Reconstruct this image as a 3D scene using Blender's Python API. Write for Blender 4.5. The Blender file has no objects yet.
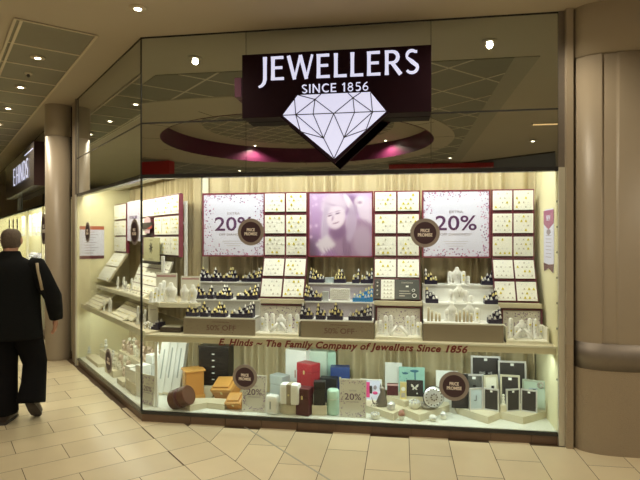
import bpy, bmesh, math, random
from mathutils import Vector, Matrix, Euler
random.seed(7)
SC = bpy.context.scene
COL = SC.collection
F_PX = 530.0
CAM = (2.276, -4.378, 1.62)
EX = (0.9882, 0.1533); EY = (-0.1533, 0.9882)
S2 = math.sqrt(0.5)
CEIL = 3.389
PI = math.pi

# ---------------------------------------------------------------- measuring helpers
def ray(px, py):
    a = (px-320)/F_PX
    return (a*EX[0]+EY[0], a*EX[1]+EY[1], (238-py)/F_PX)
def P(px, py, y):                      # point on a plane parallel to the front window
    d = ray(px, py); t = (y-CAM[1])/d[1]
    return (CAM[0]+d[0]*t, CAM[2]+d[2]*t)
def Q(px, py, dd):                     # (s, z) on a plane parallel to the angled window, dd behind it
    d = ray(px, py); t = (dd-(CAM[0]+CAM[1])*S2)/((d[0]+d[1])*S2)
    x = CAM[0]+d[0]*t; y = CAM[1]+d[1]*t
    return ((x-y)*S2, CAM[2]+d[2]*t)
def H(px, py, z):                      # point on a horizontal plane
    d = ray(px, py); t = (z-CAM[2])/d[2]
    return (CAM[0]+d[0]*t, CAM[1]+d[1]*t, t)
def RW(s, d, z=0):                     # angled-window frame -> world
    return (s*S2+d*S2, -s*S2+d*S2, z)
def cw(X, Z, h=0):                     # distance right / ahead of the viewer -> world
    return (CAM[0]+X*EX[0]+Z*EY[0], CAM[1]+X*EX[1]+Z*EY[1], h)

# ---------------------------------------------------------------- materials
MATS = {}
def mat(name, col, rough=.6, metal=0., emit=None, estr=0., noise=.0, nscale=12., bump=0., alpha=None, spec=.5, tint=None):
    if name in MATS: return MATS[name]
    m = bpy.data.materials.new(name); m.use_nodes = True
    nt = m.node_tree; b = nt.nodes['Principled BSDF']
    c = (*col, 1)
    b.inputs['Base Color'].default_value = c
    b.inputs['Roughness'].default_value = rough
    b.inputs['Metallic'].default_value = metal
    b.inputs['Specular IOR Level'].default_value = spec
    if emit:
        b.inputs['Emission Color'].default_value = (*emit, 1); b.inputs['Emission Strength'].default_value = estr
    if noise > 0 or bump > 0:
        tc = nt.nodes.new('ShaderNodeTexCoord'); n = nt.nodes.new('ShaderNodeTexNoise')
        n.inputs['Scale'].default_value = nscale; n.inputs['Detail'].default_value = 4
        nt.links.new(tc.outputs['Object'], n.inputs['Vector'])
        if noise > 0:
            mx = nt.nodes.new('ShaderNodeMix'); mx.data_type = 'RGBA'
            mx.inputs[6].default_value = (*[v*(1-noise) for v in col], 1)
            mx.inputs[7].default_value = (*[min(1, v*(1+noise)) for v in col], 1)
            nt.links.new(n.outputs['Fac'], mx.inputs[0])
            if tint:
                at = nt.nodes.new('ShaderNodeAttribute'); at.attribute_name = tint
                m2 = nt.nodes.new('ShaderNodeMix'); m2.data_type = 'RGBA'; m2.blend_type = 'MULTIPLY'; m2.inputs[0].default_value = 1
                nt.links.new(mx.outputs[2], m2.inputs[6]); nt.links.new(at.outputs['Color'], m2.inputs[7])
                nt.links.new(m2.outputs[2], b.inputs['Base Color'])
            else:
                nt.links.new(mx.outputs[2], b.inputs['Base Color'])
        if bump > 0:
            bp = nt.nodes.new('ShaderNodeBump'); bp.inputs['Strength'].default_value = bump; bp.inputs['Distance'].default_value = .01
            nt.links.new(n.outputs['Fac'], bp.inputs['Height']); nt.links.new(bp.outputs['Normal'], b.inputs['Normal'])
    MATS[name] = m
    return m
def attr_mat(name, attr, rough=.5):
    m = bpy.data.materials.new(name); m.use_nodes = True
    nt = m.node_tree; at = nt.nodes.new('ShaderNodeAttribute'); at.attribute_name = attr
    b = nt.nodes['Principled BSDF']; b.inputs['Roughness'].default_value = rough
    nt.links.new(at.outputs['Color'], b.inputs['Base Color'])
    MATS[name] = m; return m
def glass_mat():
    m = bpy.data.materials.new('window_glass'); m.use_nodes = True
    nt = m.node_tree; nt.nodes.clear()
    o = nt.nodes.new('ShaderNodeOutputMaterial'); t = nt.nodes.new('ShaderNodeBsdfTransparent'); g = nt.nodes.new('ShaderNodeBsdfGlossy')
    mx = nt.nodes.new('ShaderNodeMixShader'); lw = nt.nodes.new('ShaderNodeLayerWeight'); lw.inputs['Blend'].default_value = .5
    pw = nt.nodes.new('ShaderNodeMath'); pw.operation = 'POWER'; pw.inputs[1].default_value = 4.5
    ml = nt.nodes.new('ShaderNodeMath'); ml.operation = 'MULTIPLY_ADD'; ml.inputs[1].default_value = .6; ml.inputs[2].default_value = .010
    nt.links.new(lw.outputs['Facing'], pw.inputs[0]); nt.links.new(pw.outputs[0], ml.inputs[0])
    t.inputs[0].default_value = (.96, .98, .95, 1); g.inputs['Roughness'].default_value = .01; g.inputs[0].default_value = (.8, .8, .8, 1)
    nt.links.new(ml.outputs[0], mx.inputs[0]); nt.links.new(t.outputs[0], mx.inputs[1]); nt.links.new(g.outputs[0], mx.inputs[2]); nt.links.new(mx.outputs[0], o.inputs[0])
    MATS['glass'] = m; return m
GLASS = glass_mat()
def mirror_mat():
    m = bpy.data.materials.new('fascia_glass'); m.use_nodes = True
    b = m.node_tree.nodes['Principled BSDF']
    b.inputs['Base Color'].default_value = (.59, .64, .62, 1); b.inputs['Metallic'].default_value = 1; b.inputs['Roughness'].default_value = .015
    return m
MIRROR = mirror_mat()
M_ceil = mat('ceiling_paint', (.47, .405, .305), .8, noise=.04, nscale=2)
M_grid = mat('ceiling_tile', (.24, .22, .16), .7, noise=.06, nscale=5)
M_tbar = mat('ceiling_bar', (.62, .54, .40), .6, noise=.03)
M_tile = mat('floor_tile', (.70, .61, .43), .28, noise=.07, nscale=3.5, tint='tint')
M_grout = mat('floor_grout', (.10, .065, .035), .8, noise=.1)
M_stone = mat('column_stone', (.34, .275, .19), .8, noise=.12, nscale=160, bump=.5)
M_colp = mat('column_panel', (.33, .275, .20), .42, noise=.03, nscale=6)
M_steel = mat('brushed_steel', (.26, .23, .20), .5, metal=.9, noise=.08, nscale=30)
M_plinth = mat('plinth_tile', (.15, .09, .055), .4, noise=.15, nscale=12)
M_black = mat('black_edge', (.02, .02, .02), .25, noise=.1)
M_cream = mat('cream_wall', (.82, .77, .52), .7, noise=.02, nscale=4)
M_cloth = mat('curtain_cloth', (.56, .47, .30), .9, noise=.08, nscale=60)
M_white = mat('white_gloss', (.85, .86, .84), .35, noise=.02)
M_offw = mat('off_white', (.80, .78, .66), .5, noise=.03)
M_shelf = mat('shelf_cream', (.66, .60, .44), .5, noise=.03)
M_mar = mat('maroon_frame', (.13, .03, .045), .35, noise=.1)
M_marl = mat('maroon_frame_face', (.20, .035, .06), .35, noise=.1)
M_sign = mat('sign_maroon', (.014, .003, .007), .5, spec=.12, noise=.1)
M_lit = mat('sign_lit_white', (.3, .3, .34), .4, emit=(.70, .70, .90), estr=.92, noise=.01)
M_lamp = mat('lamp_glow', (1, 1, 1), .4, emit=(1, .86, .62), estr=14, noise=.01)
M_purp = mat('dome_purple', (.10, .015, .05), .3, noise=.15)
M_navy = mat('navy_block', (.025, .02, .05), .5, noise=.1)
M_blue = mat('blue_block', (.04, .25, .60), .5, noise=.1)
M_gold = mat('gold', (.80, .70, .34), .3, metal=.55, noise=.1)
M_yell = mat('gold_bright', (.72, .62, .05), .4, metal=.15, noise=.1)
M_silv = mat('silver', (.72, .72, .74), .3, metal=.6, noise=.1)
M_dim = mat('silver_dim', (.50, .47, .42), .45, metal=.2, noise=.1)
M_pad = mat('pad_white', (.86, .87, .82), .7, noise=.02)
M_badge = mat('badge_purple', (.055, .025, .035), .5, noise=.05)
M_rim = mat('badge_rim', (.30, .26, .23), .5, noise=.05)
M_txt = mat('badge_text', (.85, .78, .70), .5, noise=.02)
M_txtp = mat('print_purple', (.10, .03, .12), .5, noise=.02)
M_txtg = mat('print_grey', (.35, .30, .36), .5, noise=.02)
M_txtr = mat('window_lettering', (.16, .02, .015), .4, noise=.02)
M_card = mat('card_white', (.70, .71, .90), .6, noise=.02)
M_cardb = mat('card_cream', (.72, .70, .62), .6, noise=.03)
M_glit = mat('glitter_grey', (.50, .49, .46), .5, noise=.25, nscale=220)
M_taupe = mat('taupe_fascia', (.27, .22, .16), .6, noise=.04)
M_taut = mat('taupe_print', (.13, .045, .045), .6, noise=.02)
M_wood = mat('oak_wood', (.52, .23, .05), .35, noise=.2, nscale=9)
M_wood2 = mat('honey_wood', (.62, .32, .08), .35, noise=.15, nscale=7)
M_brown = mat('brown_leather', (.12, .05, .03), .3, noise=.15)
M_blackb = mat('black_leather', (.02, .02, .022), .4, noise=.1)
M_blkw = mat('black_lacquer', (.015, .012, .012), .3, noise=.1)
M_red = mat('red_leather', (.35, .025, .035), .4, noise=.1)
M_burg = mat('burgundy_leather', (.09, .02, .025), .4, noise=.1)
M_mint = mat('mint_leather', (.50, .72, .60), .4, noise=.05)
M_mintp = mat('pale_green_leather', (.60, .72, .62), .4, noise=.05)
M_navl = mat('navy_leather', (.03, .06, .22), .4, noise=.1)
M_grey = mat('grey_leather', (.40, .44, .43), .45, noise=.06)
M_riser = mat('riser_cream', (.66, .60, .44), .6, noise=.03)
M_pink = mat('pink_print', (.75, .08, .28), .5, noise=.05)
M_teal = mat('teal_print', (.35, .62, .55), .5, noise=.2, nscale=20)
M_dark = mat('dark_print', (.035, .03, .03), .4, noise=.1)
M_jet = mat('coat_cloth', (.008, .009, .010), .95, spec=.15, noise=.2, nscale=40)
M_trou = mat('trouser_cloth', (.006, .006, .007), .95, spec=.15, noise=.2, nscale=40)
M_skin = mat('skin', (.45, .24, .16), .5, noise=.08)
M_hair = mat('grey_hair', (.12, .09, .07), .8, noise=.4, nscale=60, bump=.5)
M_shoe = mat('shoe_leather', (.035, .02, .014), .35, noise=.1)
M_sole = mat('shoe_sole', (.05, .04, .035), .7, noise=.1)
M_strap = mat('tan_strap', (.40, .33, .22), .7, noise=.1)
M_rose = mat('rose_figure', (.62, .48, .38), .5, noise=.2, nscale=30)
M_cryst = mat('crystal', (.82, .84, .84), .12, noise=.05)
M_redsign = mat('red_panel', (.30, .02, .02), .4, noise=.1, emit=(.6, .03, .02), estr=.03)
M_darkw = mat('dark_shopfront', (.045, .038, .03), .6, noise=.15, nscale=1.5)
M_pic = mat('pale_blue_print', (.50, .60, .66), .5, noise=.1)
M_ochre = mat('emblem_card', (.50, .48, .30), .6, noise=.05)
M_strip = mat('metal_strip', (.45, .43, .36), .35, metal=.4, noise=.05)
M_led = mat('led_valance', (.9, .9, .84), .6, noise=.02)

# ---------------------------------------------------------------- mesh builder
class MB:
    def __init__(self): self.v = []; self.f = []; self.m = []; self.s = []
    def add(self, vs, fs, mi=0, smooth=False, M=None):
        o = len(self.v)
        for p in vs:
            p = Vector(p)
            self.v.append(tuple(M @ p) if M is not None else tuple(p))
        for f in fs:
            self.f.append([o+i for i in f]); self.m.append(mi); self.s.append(smooth)
        return self
    def box(self, x0, x1, y0, y1, z0, z1, mi=0, M=None, b=0.):
        if b <= 0:
            vs = [(x, y, z) for x in (x0, x1) for y in (y0, y1) for z in (z0, z1)]
            return self.add(vs, [(0, 1, 3, 2), (4, 6, 7, 5), (0, 4, 5, 1), (2, 3, 7, 6), (0, 2, 6, 4), (1, 5, 7, 3)], mi, False, M)
        bm = bmesh.new(); bmesh.ops.create_cube(bm, size=1)
        for v in bm.verts: v.co = Vector(((x0+x1)/2+v.co.x*(x1-x0), (y0+y1)/2+v.co.y*(y1-y0), (z0+z1)/2+v.co.z*(z1-z0)))
        bmesh.ops.bevel(bm, geom=bm.edges[:], offset=min(b, .45*min(x1-x0, y1-y0, z1-z0)), segments=2, affect='EDGES', profile=.6)
        bm.verts.index_update()
        self.add([v.co for v in bm.verts], [[v.index for v in f.verts] for f in bm.faces], mi, False, M); bm.free(); return self
    def prism(self, poly, z0, z1, mi=0, M=None):          # polygon in XY, counter-clockwise
        a = sum(poly[i][0]*poly[(i+1) % len(poly)][1]-poly[(i+1) % len(poly)][0]*poly[i][1] for i in range(len(poly)))
        if a < 0: poly = poly[::-1]
        n = len(poly)
        vs = [(x, y, z0) for x, y in poly]+[(x, y, z1) for x, y in poly]
        fs = [tuple(range(n))[::-1], tuple(range(n, 2*n))]+[(i, (i+1) % n, n+(i+1) % n, n+i) for i in range(n)]
        return self.add(vs, fs, mi, False, M)
    def xz(self, poly, y0, y1, mi=0, M=None):             # polygon in XZ (as seen from the front), extruded in y
        R = Matrix(((1, 0, 0, 0), (0, 0, -1, 0), (0, 1, 0, 0), (0, 0, 0, 1)))
        return self.prism(poly, -y1, -y0, mi, (M @ R) if M is not None else R)
    def lathe(self, prof, n=16, mi=0, M=None, smooth=True, sx=1, sy=1):
        vs = []; fs = []
        for r, z in prof:
            for k in range(n): vs.append((r*sx*math.cos(2*PI*k/n), r*sy*math.sin(2*PI*k/n), z))
        for i in range(len(prof)-1):
            for k in range(n): fs.append((i*n+k, i*n+(k+1) % n, (i+1)*n+(k+1) % n, (i+1)*n+k))
        fs.append(tuple(range(n))[::-1]); fs.append(tuple(range((len(prof)-1)*n, len(prof)*n)))
        return self.add(vs, fs, mi, smooth, M)
    def loft(self, rings, n=16, mi=0, smooth=True, M=None):   # rings: (centre, rx, ry, axis) ; axis = direction of travel
        vs = []; fs = []
        for c, rx, ry, ax in rings:
            ax = Vector(ax).normalized(); side = Vector((1, 0, 0)); side = (side-ax*side.dot(ax))
            if side.length < .1: side = Vector((0, 1, 0))-ax*ax.y
            side.normalize(); up = ax.cross(side)
            for k in range(n):
                a = 2*PI*k/n; vs.append(Vector(c)+side*rx*math.cos(a)+up*ry*math.sin(a))
        for i in range(len(rings)-1):
            for k in range(n): fs.append((i*n+k, i*n+(k+1) % n, (i+1)*n+(k+1) % n, (i+1)*n+k))
        fs.append(tuple(range(n))[::-1]); fs.append(tuple(range((len(rings)-1)*n, len(rings)*n)))
        return self.add(vs, fs, mi, smooth, M)
    def tube(self, path, r, n=8, mi=0):
        rings = []
        for i, p in enumerate(path):
            a = Vector(path[max(0, i-1)]); b = Vector(path[min(len(path)-1, i+1)])
            rr = r[i] if isinstance(r, (list, tuple)) else r
            rings.append((p, rr, rr, b-a))
        return self.loft(rings, n, mi)
    def ball(self, c, r, mi=0, n=10, sx=1, sy=1, sz=1, M=None):
        prof = [(r*math.sin(PI*i/6), -r*sz*math.cos(PI*i/6)) for i in range(7)]
        prof[0] = (r*.05, prof[0][1]); prof[-1] = (r*.05, prof[-1][1])
        T = Matrix.Translation(c)
        return self.lathe(prof, n, mi, (M @ T) if M is not None else T, True, sx, sy)
    def mesh(self, name, mats):
        me = bpy.data.meshes.new(name); me.from_pydata(self.v, [], self.f)
        for m in (mats if isinstance(mats, (list, tuple)) else [mats]): me.materials.append(m)
        me.polygons.foreach_set('material_index', self.m); me.polygons.foreach_set('use_smooth', self.s)
        me.update(); return me
    def build(self, name, mats, parent=None, loc=(0, 0, 0), rz=0, M=None):
        return link(name, self.mesh(name, mats), parent, loc, rz, M)
def link(name, me, parent=None, loc=(0, 0, 0), rz=0, M=None):
    o = bpy.data.objects.new(name, me); COL.objects.link(o)
    if parent is not None: o.parent = parent
    if M is not None: o.matrix_basis = M
    else: o.location = loc; o.rotation_euler = (0, 0, rz)
    return o
def tag(o, label, cat, group=None, kind=None):
    o['label'] = label; o['category'] = cat
    if group: o['group'] = group
    if kind: o['kind'] = kind
    return o
def thing(name, label, cat, loc=(0, 0, 0), rz=0, group=None, M=None):
    o = bpy.data.objects.new(name, None); COL.objects.link(o)
    if M is not None: o.matrix_basis = M
    else: o.location = loc; o.rotation_euler = (0, 0, rz)
    return tag(o, label, cat, group)
def struct(name, mb, mats, loc=(0, 0, 0), rz=0, label=None):
    o = mb.build(name, mats, None, loc, rz); o['kind'] = 'structure'
    if label: o['label'] = label
    return o
def part(name, mb, mats, parent, loc=(0, 0, 0), rz=0, M=None, label=None):
    o = mb.build(name, mats, parent, loc, rz, M)
    if label: o['label'] = label
    return o
RA = -PI/4
def T(x, y, z, rz=0, rx=0, ry=0): return Matrix.Translation((x, y, z)) @ Euler((rx, ry, rz)).to_matrix().to_4x4()

# ---------------------------------------------------------------- lettering
def text_mesh(body, h, depth=.002, bold=0., shear=0., spacing=1., align='CENTER', sx=1., y=0.):
    cu = bpy.data.curves.new('lettering', 'FONT'); cu.body = body; cu.size = h/.72; cu.extrude = depth/2; cu.offset = bold
    cu.shear = shear; cu.space_character = spacing; cu.align_x = align; cu.resolution_u = 3
    ob = bpy.data.objects.new('lettering', cu); COL.objects.link(ob)
    dg = bpy.context.evaluated_depsgraph_get(); dg.update()
    me = bpy.data.meshes.new_from_object(ob.evaluated_get(dg))
    bpy.data.objects.remove(ob); bpy.data.curves.remove(cu)
    me.transform(Matrix(((sx, 0, 0, 0), (0, 0, -1, y), (0, 1, 0, 0), (0, 0, 0, 1))))
    return me
def text(body, h, m, parent, loc, width=None, **k):
    me = text_mesh(body, h, **k)
    if width and len(me.vertices):
        xs = [v.co.x for v in me.vertices]; f = width/(max(xs)-min(xs)); me.transform(Matrix.Diagonal((f, 1, 1, 1)))
    me.materials.clear(); me.materials.append(m)
    return link('lettering', me, parent, loc)

# flared sans capitals drawn as variable-width strokes (x, y, width)
def arc(cx, cy, rx, ry, a0, a1, n, w0, w1=None, wm=None):
    out = []
    for i in range(n+1):
        u = i/n; a = math.radians(a0+(a1-a0)*u)
        w = w0+(w1-w0)*u if w1 is not None else w0
        if wm is not None: w = w0+(wm-w0)*math.sin(PI*u)
        out.append((cx+rx*math.cos(a), cy+ry*math.sin(a), w))
    return out
TK, TN = .152, .094
def stem(x, a=0, b=1): return [(x, a, TK*1.12), (x, a+.25*(b-a), TK*.95), (x, a+.75*(b-a), TK*.95), (x, b, TK*1.12)]
GL = {
 'J': (.36, [[(.24, 1, TK*1.1), (.24, .6, TK*.95), (.24, .05, TK*.95), (.2, -.12, TK*.85), (.12, -.22, TK*.7), (.0, -.28, TK*.45)]]),
 'E': (.56, [stem(.1), [(.1, .95, TN), (.5, .95, TN*1.15)], [(.1, .52, TN), (.46, .52, TN*1.1)], [(.1, .05, TN), (.52, .05, TN*1.15)]]),
 'W': (1.0, [[(.05, 1, TK), (.28, 0, TK*.95)], [(.28, 0, TN*.8), (.5, 1, TN)], [(.5, 1, TK), (.73, 0, TK*.95)], [(.73, 0, TN*.8), (.95, 1, TN)]]),
 'L': (.52, [stem(.1), [(.1, .05, TN), (.5, .05, TN*1.2)]]),
 'R': (.64, [stem(.1), [(.1, .95, TN)]+arc(.3, .72, .2, .23, 90, -90, 8, TN, wm=TK)+[(.1, .49, TN*.9)], [(.28, .5, TK*.9), (.6, 0, TK*1.05)]]),
 'S': (.54, [[(.46, .9, TN)]+arc(.27, .74, .18, .21, 50, 200, 8, TN, wm=TK*.8)+[(.27, .5, TK)]+arc(.27, .25, .2, .21, 20, -150, 8, TK*.9, TN)[0:]]),
 'I': (.22, [stem(.11)]),
 'N': (.74, [stem(.1), [(.1, 1, TK), (.62, 0, TK)], stem(.62)]),
 'C': (.66, [arc(.4, .5, .32, .45, 48, 312, 14, TN, wm=TK*1.05)]),
 '1': (.4, [[(.06, .78, TN*.8), (.24, .95, TN)], stem(.24)]),
 '8': (.56, [arc(.27, .74, .17, .21, 0, 360, 14, TN*.95), arc(.27, .27, .2, .24, 0, 360, 14, TN)]),
 '5': (.54, [[(.46, .95, TN), (.14, .95, TN*.95), (.12, .6, TN*.95)], [(.12, .58, TN)]+arc(.24, .31, .22, .27, 75, -130, 10, TN, wm=TK)]),
 '6': (.56, [arc(.27, .29, .2, .25, 0, 360, 14, TN), [(.42, .98, TN*.8), (.2, .78, TN), (.09, .5, TK*.85), (.07, .3, TK*.8)]]),
}
def glyph_text(mb, s, h, x0, z0, width, y0, y1, slope=0., mi=0):
    adv = sum(GL[c][0]+.09 if c != ' ' else .32 for c in s); k = width/adv; x = x0
    for c in s:
        if c == ' ': x += .32*k; continue
        w, strokes = GL[c]
        for st in strokes:
            L = []; R = []
            for i, (px, py, sw) in enumerate(st):
                a = st[max(0, i-1)]; b = st[min(len(st)-1, i+1)]
                tx, ty = (b[0]-a[0])*k/h, b[1]-a[1]; n = math.hypot(tx, ty) or 1; nx, ny = -ty/n, tx/n
                L.append((x+px*k+nx*sw*h/2, z0+py*h+ny*sw*h/2)); R.append((x+px*k-nx*sw*h/2, z0+py*h-ny*sw*h/2))
            for i in range(len(st)-1):
                q = [L[i], L[i+1], R[i+1], R[i]]
                mb.xz(q, y0-random.random()*.0006, y1, mi)
        x += (w+.09)*k

# ================================================================= SETTING
# ---- floor
def clip(poly, a, b, c):   # keep a*x+b*y<=c
    out = []
    for i in range(len(poly)):
        p, q = poly[i], poly[(i+1) % len(poly)]; dp = a*p[0]+b*p[1]-c; dq = a*q[0]+b*q[1]-c
        if dp <= 0: out.append(p)
        if dp*dq < 0: t = dp/(dp-dq); out.append((p[0]+(q[0]-p[0])*t, p[1]+(q[1]-p[1])*t))
    return out
fl = MB(); tints = []
fl.add([(-16, -18, -.004), (14, -18, -.004), (14, 14, -.004), (-16, 14, -.004)], [(0, 1, 2, 3)], 1); tints.append(1)
def tile(poly, strip=False):
    if len(poly) < 3: return
    ar = abs(sum(poly[i][0]*poly[(i+1) % len(poly)][1]-poly[(i+1) % len(poly)][0]*poly[i][1] for i in range(len(poly))))/2
    if ar < 1e-4: return
    if sum(poly[i][0]*poly[(i+1) % len(poly)][1]-poly[(i+1) % len(poly)][0]*poly[i][1] for i in range(len(poly))) < 0: poly = poly[::-1]
    fl.add([(x, y, 0) for x, y in poly], [tuple(range(len(poly)))], 0); tints.append(random.uniform(.90, 1.04))
G = .0022
def ap(al, pe): return ((pe-al)*S2, (pe+al)*S2)
for i in range(-26, 40):
    a0 = .165+i*.3125; a1 = a0+.3125
    off = -.355 if i % 2 == 1 else -.668
    for j in range(-14, 1):
        p1 = off-.625*j*-1+.625; p0 = p1-.625
        p1c = min(p1, -.036); 
        if p0 >= -.04: continue
        poly = [ap(a0+G, p0+G), ap(a1-G, p0+G), ap(a1-G, p1c-G), ap(a0+G, p1c-G)]
        tile(poly)
    if a1 < .5:
        tile([ap(a0+G, -.036+G), ap(a1-G, -.036+G), ap(a1-G, .288-G), ap(a0+G, .288-G)])
for c in range(-2, 30):
    x0 = 1.08+(c-1)*.3125
    for r in range(0, 22):
        y1 = (.28 if c % 2 == 1 else -.03)-r*.63; y0 = y1-.63
        poly = [(x0+G, y0+G), (x0+.3125-G, y0+G), (x0+.3125-G, y1-G), (x0+G, y1-G)]
        poly = clip(poly, -S2, -S2, -(.288+G)); poly = clip(poly, 0, 1, .05)
        tile(poly)
flo = fl.build('floor', [M_tile, M_grout]); flo['kind'] = 'structure'
ca = flo.data.color_attributes.new('tint', 'FLOAT_COLOR', 'CORNER')
for pi_, poly in enumerate(flo.data.polygons):
    for li in poly.loop_indices: ca.data[li].color = (tints[pi_], tints[pi_]*.99, tints[pi_]*.96, 1)
st = MB()
for (p, q) in (((242.5, 425.5), (321, 474.5)),):
    a = Vector(H(*p, 0)[:2]); b = Vector(H(*q, 0)[:2]); d = (b-a).normalized(); b = a+d*3.5; n = Vector((-d.y, d.x))*.006
    st.prism([tuple(a-n), tuple(b-n), tuple(b+n), tuple(a+n)], -.003, .0012)
struct('trim_1', st, M_strip)

# ---- ceiling with round dome recess
DC = (CAM[0]-.4*EX[0]+9.8*EY[0], -(CAM[1]-.4*EX[1]+9.8*EY[1])); DR = 2.45
cb = MB(); N = 72
inn = [(DC[0]+DR*math.cos(2*PI*k/N), DC[1]+DR*math.sin(2*PI*k/N)) for k in range(N)]
out = []
for k in range(N):
    c, s = math.cos(2*PI*k/N), math.sin(2*PI*k/N); f = 17/max(abs(c), abs(s)); out.append((DC[0]+f*c, DC[1]+f*s))
cb.add([(x, y, CEIL) for x, y in inn]+[(x, y, CEIL) for x, y in out], [(k, (k+1) % N, N+(k+1) % N, N+k) for k in range(N)])
struct('ceiling', cb, M_ceil)
db = MB()
zt = CEIL+.30
db.add([(x, y, CEIL-.03) for x, y in inn]+[(x, y, zt) for x, y in inn], [(k, N+k, N+(k+1) % N, (k+1) % N) for k in range(N)], 0, True)
db.add([(x, y, zt) for x, y in inn], [tuple(range(N))], 1)
for r0, r1, mi, z in ((0, 1.75, 2, zt-.02),):
    db.prism([(DC[0]+r1*math.cos(2*PI*k/48), DC[1]+r1*math.sin(2*PI*k/48)) for k in range(48)], z, zt-.001, mi)
for k in range(-5, 6):
    x = k*.31; 
    if abs(x) < 1.7:
        L = math.sqrt(1.74**2-x*x)
        for ang in (PI/4, -PI/4):
            db.box(-L, L, x-.008, x+.008, zt-.026, zt-.02, 3, T(DC[0], DC[1], 0, ang))
struct('ceiling_dome', db, [M_purp, M_ceil, M_grid, M_tbar])
rb = MB()        # plain soffit ring round the dome with radial joints
RC = (DC[0]-.5, DC[1]); RR = 3.3
n1 = [(RC[0]+RR*math.cos(2*PI*k/N), RC[1]+RR*math.sin(2*PI*k/N)) for k in range(N)]
i1 = [(DC[0]+(DR+.002)*math.cos(2*PI*k/N), DC[1]+(DR+.002)*math.sin(2*PI*k/N)) for k in range(N)]
rb.add([(x, y, CEIL-.02) for x, y in i1]+[(x, y, CEIL-.02) for x, y in n1]+[(x, y, CEIL-.001) for x, y in n1],
       [(k, (k+1) % N, N+(k+1) % N, N+k) for k in range(N)]+[(N+k, N+(k+1) % N, 2*N+(k+1) % N, 2*N+k) for k in range(N)], 0)
for k in range(14): rb.box(DR+.01, 2.78, -.006, .006, CEIL-.022, CEIL-.0195, 1, T(DC[0], DC[1], 0, 2*PI*k/14+.1))
struct('ceiling_ring', rb, [M_ceil, M_grout])
gb = MB()        # tiled field in front of the shop, bars at 45 degrees
fld = [(-5.5, -11), (3.36, -11), (3.36, -1.03), (-.3, -1.03), (-4.0, 2.67-2*3.7+.0)]
fld = [(-6, -11), (3.36, -11), (3.36, -1.03), (-.37, -1.03), (-6, -6.66)]
for i in range(86):
    for j in range(72):
        x0 = -9.5+i*.155; y0 = -11.1+j*.155+.07
        if math.hypot(x0+.0775-RC[0], y0+.0775-RC[1]) < 3.17: continue
        c4 = [(x0, y0), (x0+.155, y0), (x0+.155, y0+.155), (x0, y0+.155)]
        for a, b, cc in ((1, 0, 3.36), (0, 1, -1.03), (0, -1, 11), (-1, 0, 6), (-S2, S2, (.37-1.03)*S2)):
            c4 = clip(c4, a, b, cc) if len(c4) > 2 else c4
        if len(c4) > 2: gb.prism(c4, CEIL-.008, CEIL-.0005, 0)
for ang in (1, -1):
    for k in range(-30, 30):
        c = k*.62
        for q in range(-60, 60):
            m2 = [(x*S2-ang*(y+c)*S2+1.0, ang*x*S2+(y+c)*S2-3.0) for x, y in ((q*.2, -.011), (q*.2+.2, -.011), (q*.2+.2, .011), (q*.2, .011))]
            if math.hypot(m2[0][0]-RC[0], m2[0][1]-RC[1]) < 3.17: continue
            for a, b, cc in ((1, 0, 3.36), (0, 1, -1.03), (0, -1, 11), (-1, 0, 6), (-S2, S2, (.37-1.03)*S2)):
                m2 = clip(m2, a, b, cc) if len(m2) > 2 else m2
            if len(m2) > 2: gb.prism(m2, CEIL-.012, CEIL-.007, 1)
gb.prism([(3.36, -11), (3.6, -11), (3.6, -1.03), (3.36, -1.03)], CEIL-.006, CEIL-.0005, 2)
struct('ceiling_panel', gb, [M_grid, M_tbar, mat('ceiling_border', (.36, .32, .24), .7, noise=.04)])
gb = MB()        # tiled strip over the side corridor
def cr(al0, al1, p0, p1): return [ap(al0, p0), ap(al0, p1), ap(al1, p1), ap(al1, p0)]
gb.prism(cr(.17, 9, -.95, -.33), CEIL-.008, CEIL-.0005, 0)
for k in range(16):
    a = .17+.62*k
    if a < 9: gb.prism(cr(a-.009, a+.009, -.95, -.33), CEIL-.014, CEIL-.007, 1)
for p in (-.95, -.905, -.33): gb.prism(cr(.16, 9, p-.011, p+.011), CEIL-.016, CEIL-.006, 1)
struct('ceiling_strip', gb, [M_grid, M_tbar])

# ---- mall surroundings (seen mirrored in the fascia)
wb = MB(); wb.box(-14, 12, -13.6, -13.4, 0, CEIL, 0); wb.box(-14, 12, -13.4, -13.3, 2.62, 3.0, 1)
struct('wall_south', wb, [M_darkw, M_ceil])
wb = MB(); wb.box(9.6, 9.8, -13.4, 0.4, 0, CEIL, 0); struct('wall_east', wb, M_darkw)
wb = MB(); wb.box(-13.8, -13.6, -13.4, 12, 0, CEIL, 0); struct('wall_west', wb, M_darkw)
wb = MB(); wb.box(-13.6, -8.3, 11.0, 11.2, 0, CEIL, 0); struct('wall_north', wb, mat('far_wall', (.45, .36, .24), .7, noise=.05))
M_opp = mat('added_glow_panel', (.8, .7, .5), .5, emit=(1, .86, .64), estr=.55, noise=.02)  # unseen glowing panels added on the far walls to light ceiling and fascia
for i, (x0, x1) in enumerate(((-11, -7), (-6, -1.5), (-.5, 4), (5, 9))):
    wb = MB(); wb.box(x0, x1, -13.4, -13.33, .4, 2.4); struct('window_%d' % (i+5), wb, M_opp)
wb = MB(); wb.box(9.52, 9.6, -11, -1.5, .4, 2.4); struct('window_9', wb, M_opp)  # one more added glow panel, on the east wall
def CP(px, py):      # actual ceiling point whose mirror image shows at a pixel
    t_ = (CEIL-CAM[2])*F_PX/(238-py); X = (px-320)/F_PX*t_; q = cw(X, t_); return (q[0], -q[1])
wb = MB(); wb.prism([CP(452, 164), CP(555, 151), CP(556, 166.5), CP(452, 166.5)], CEIL-.03, CEIL-.001, 0); struct('ceiling_dark_bay', wb, M_darkw)
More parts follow.
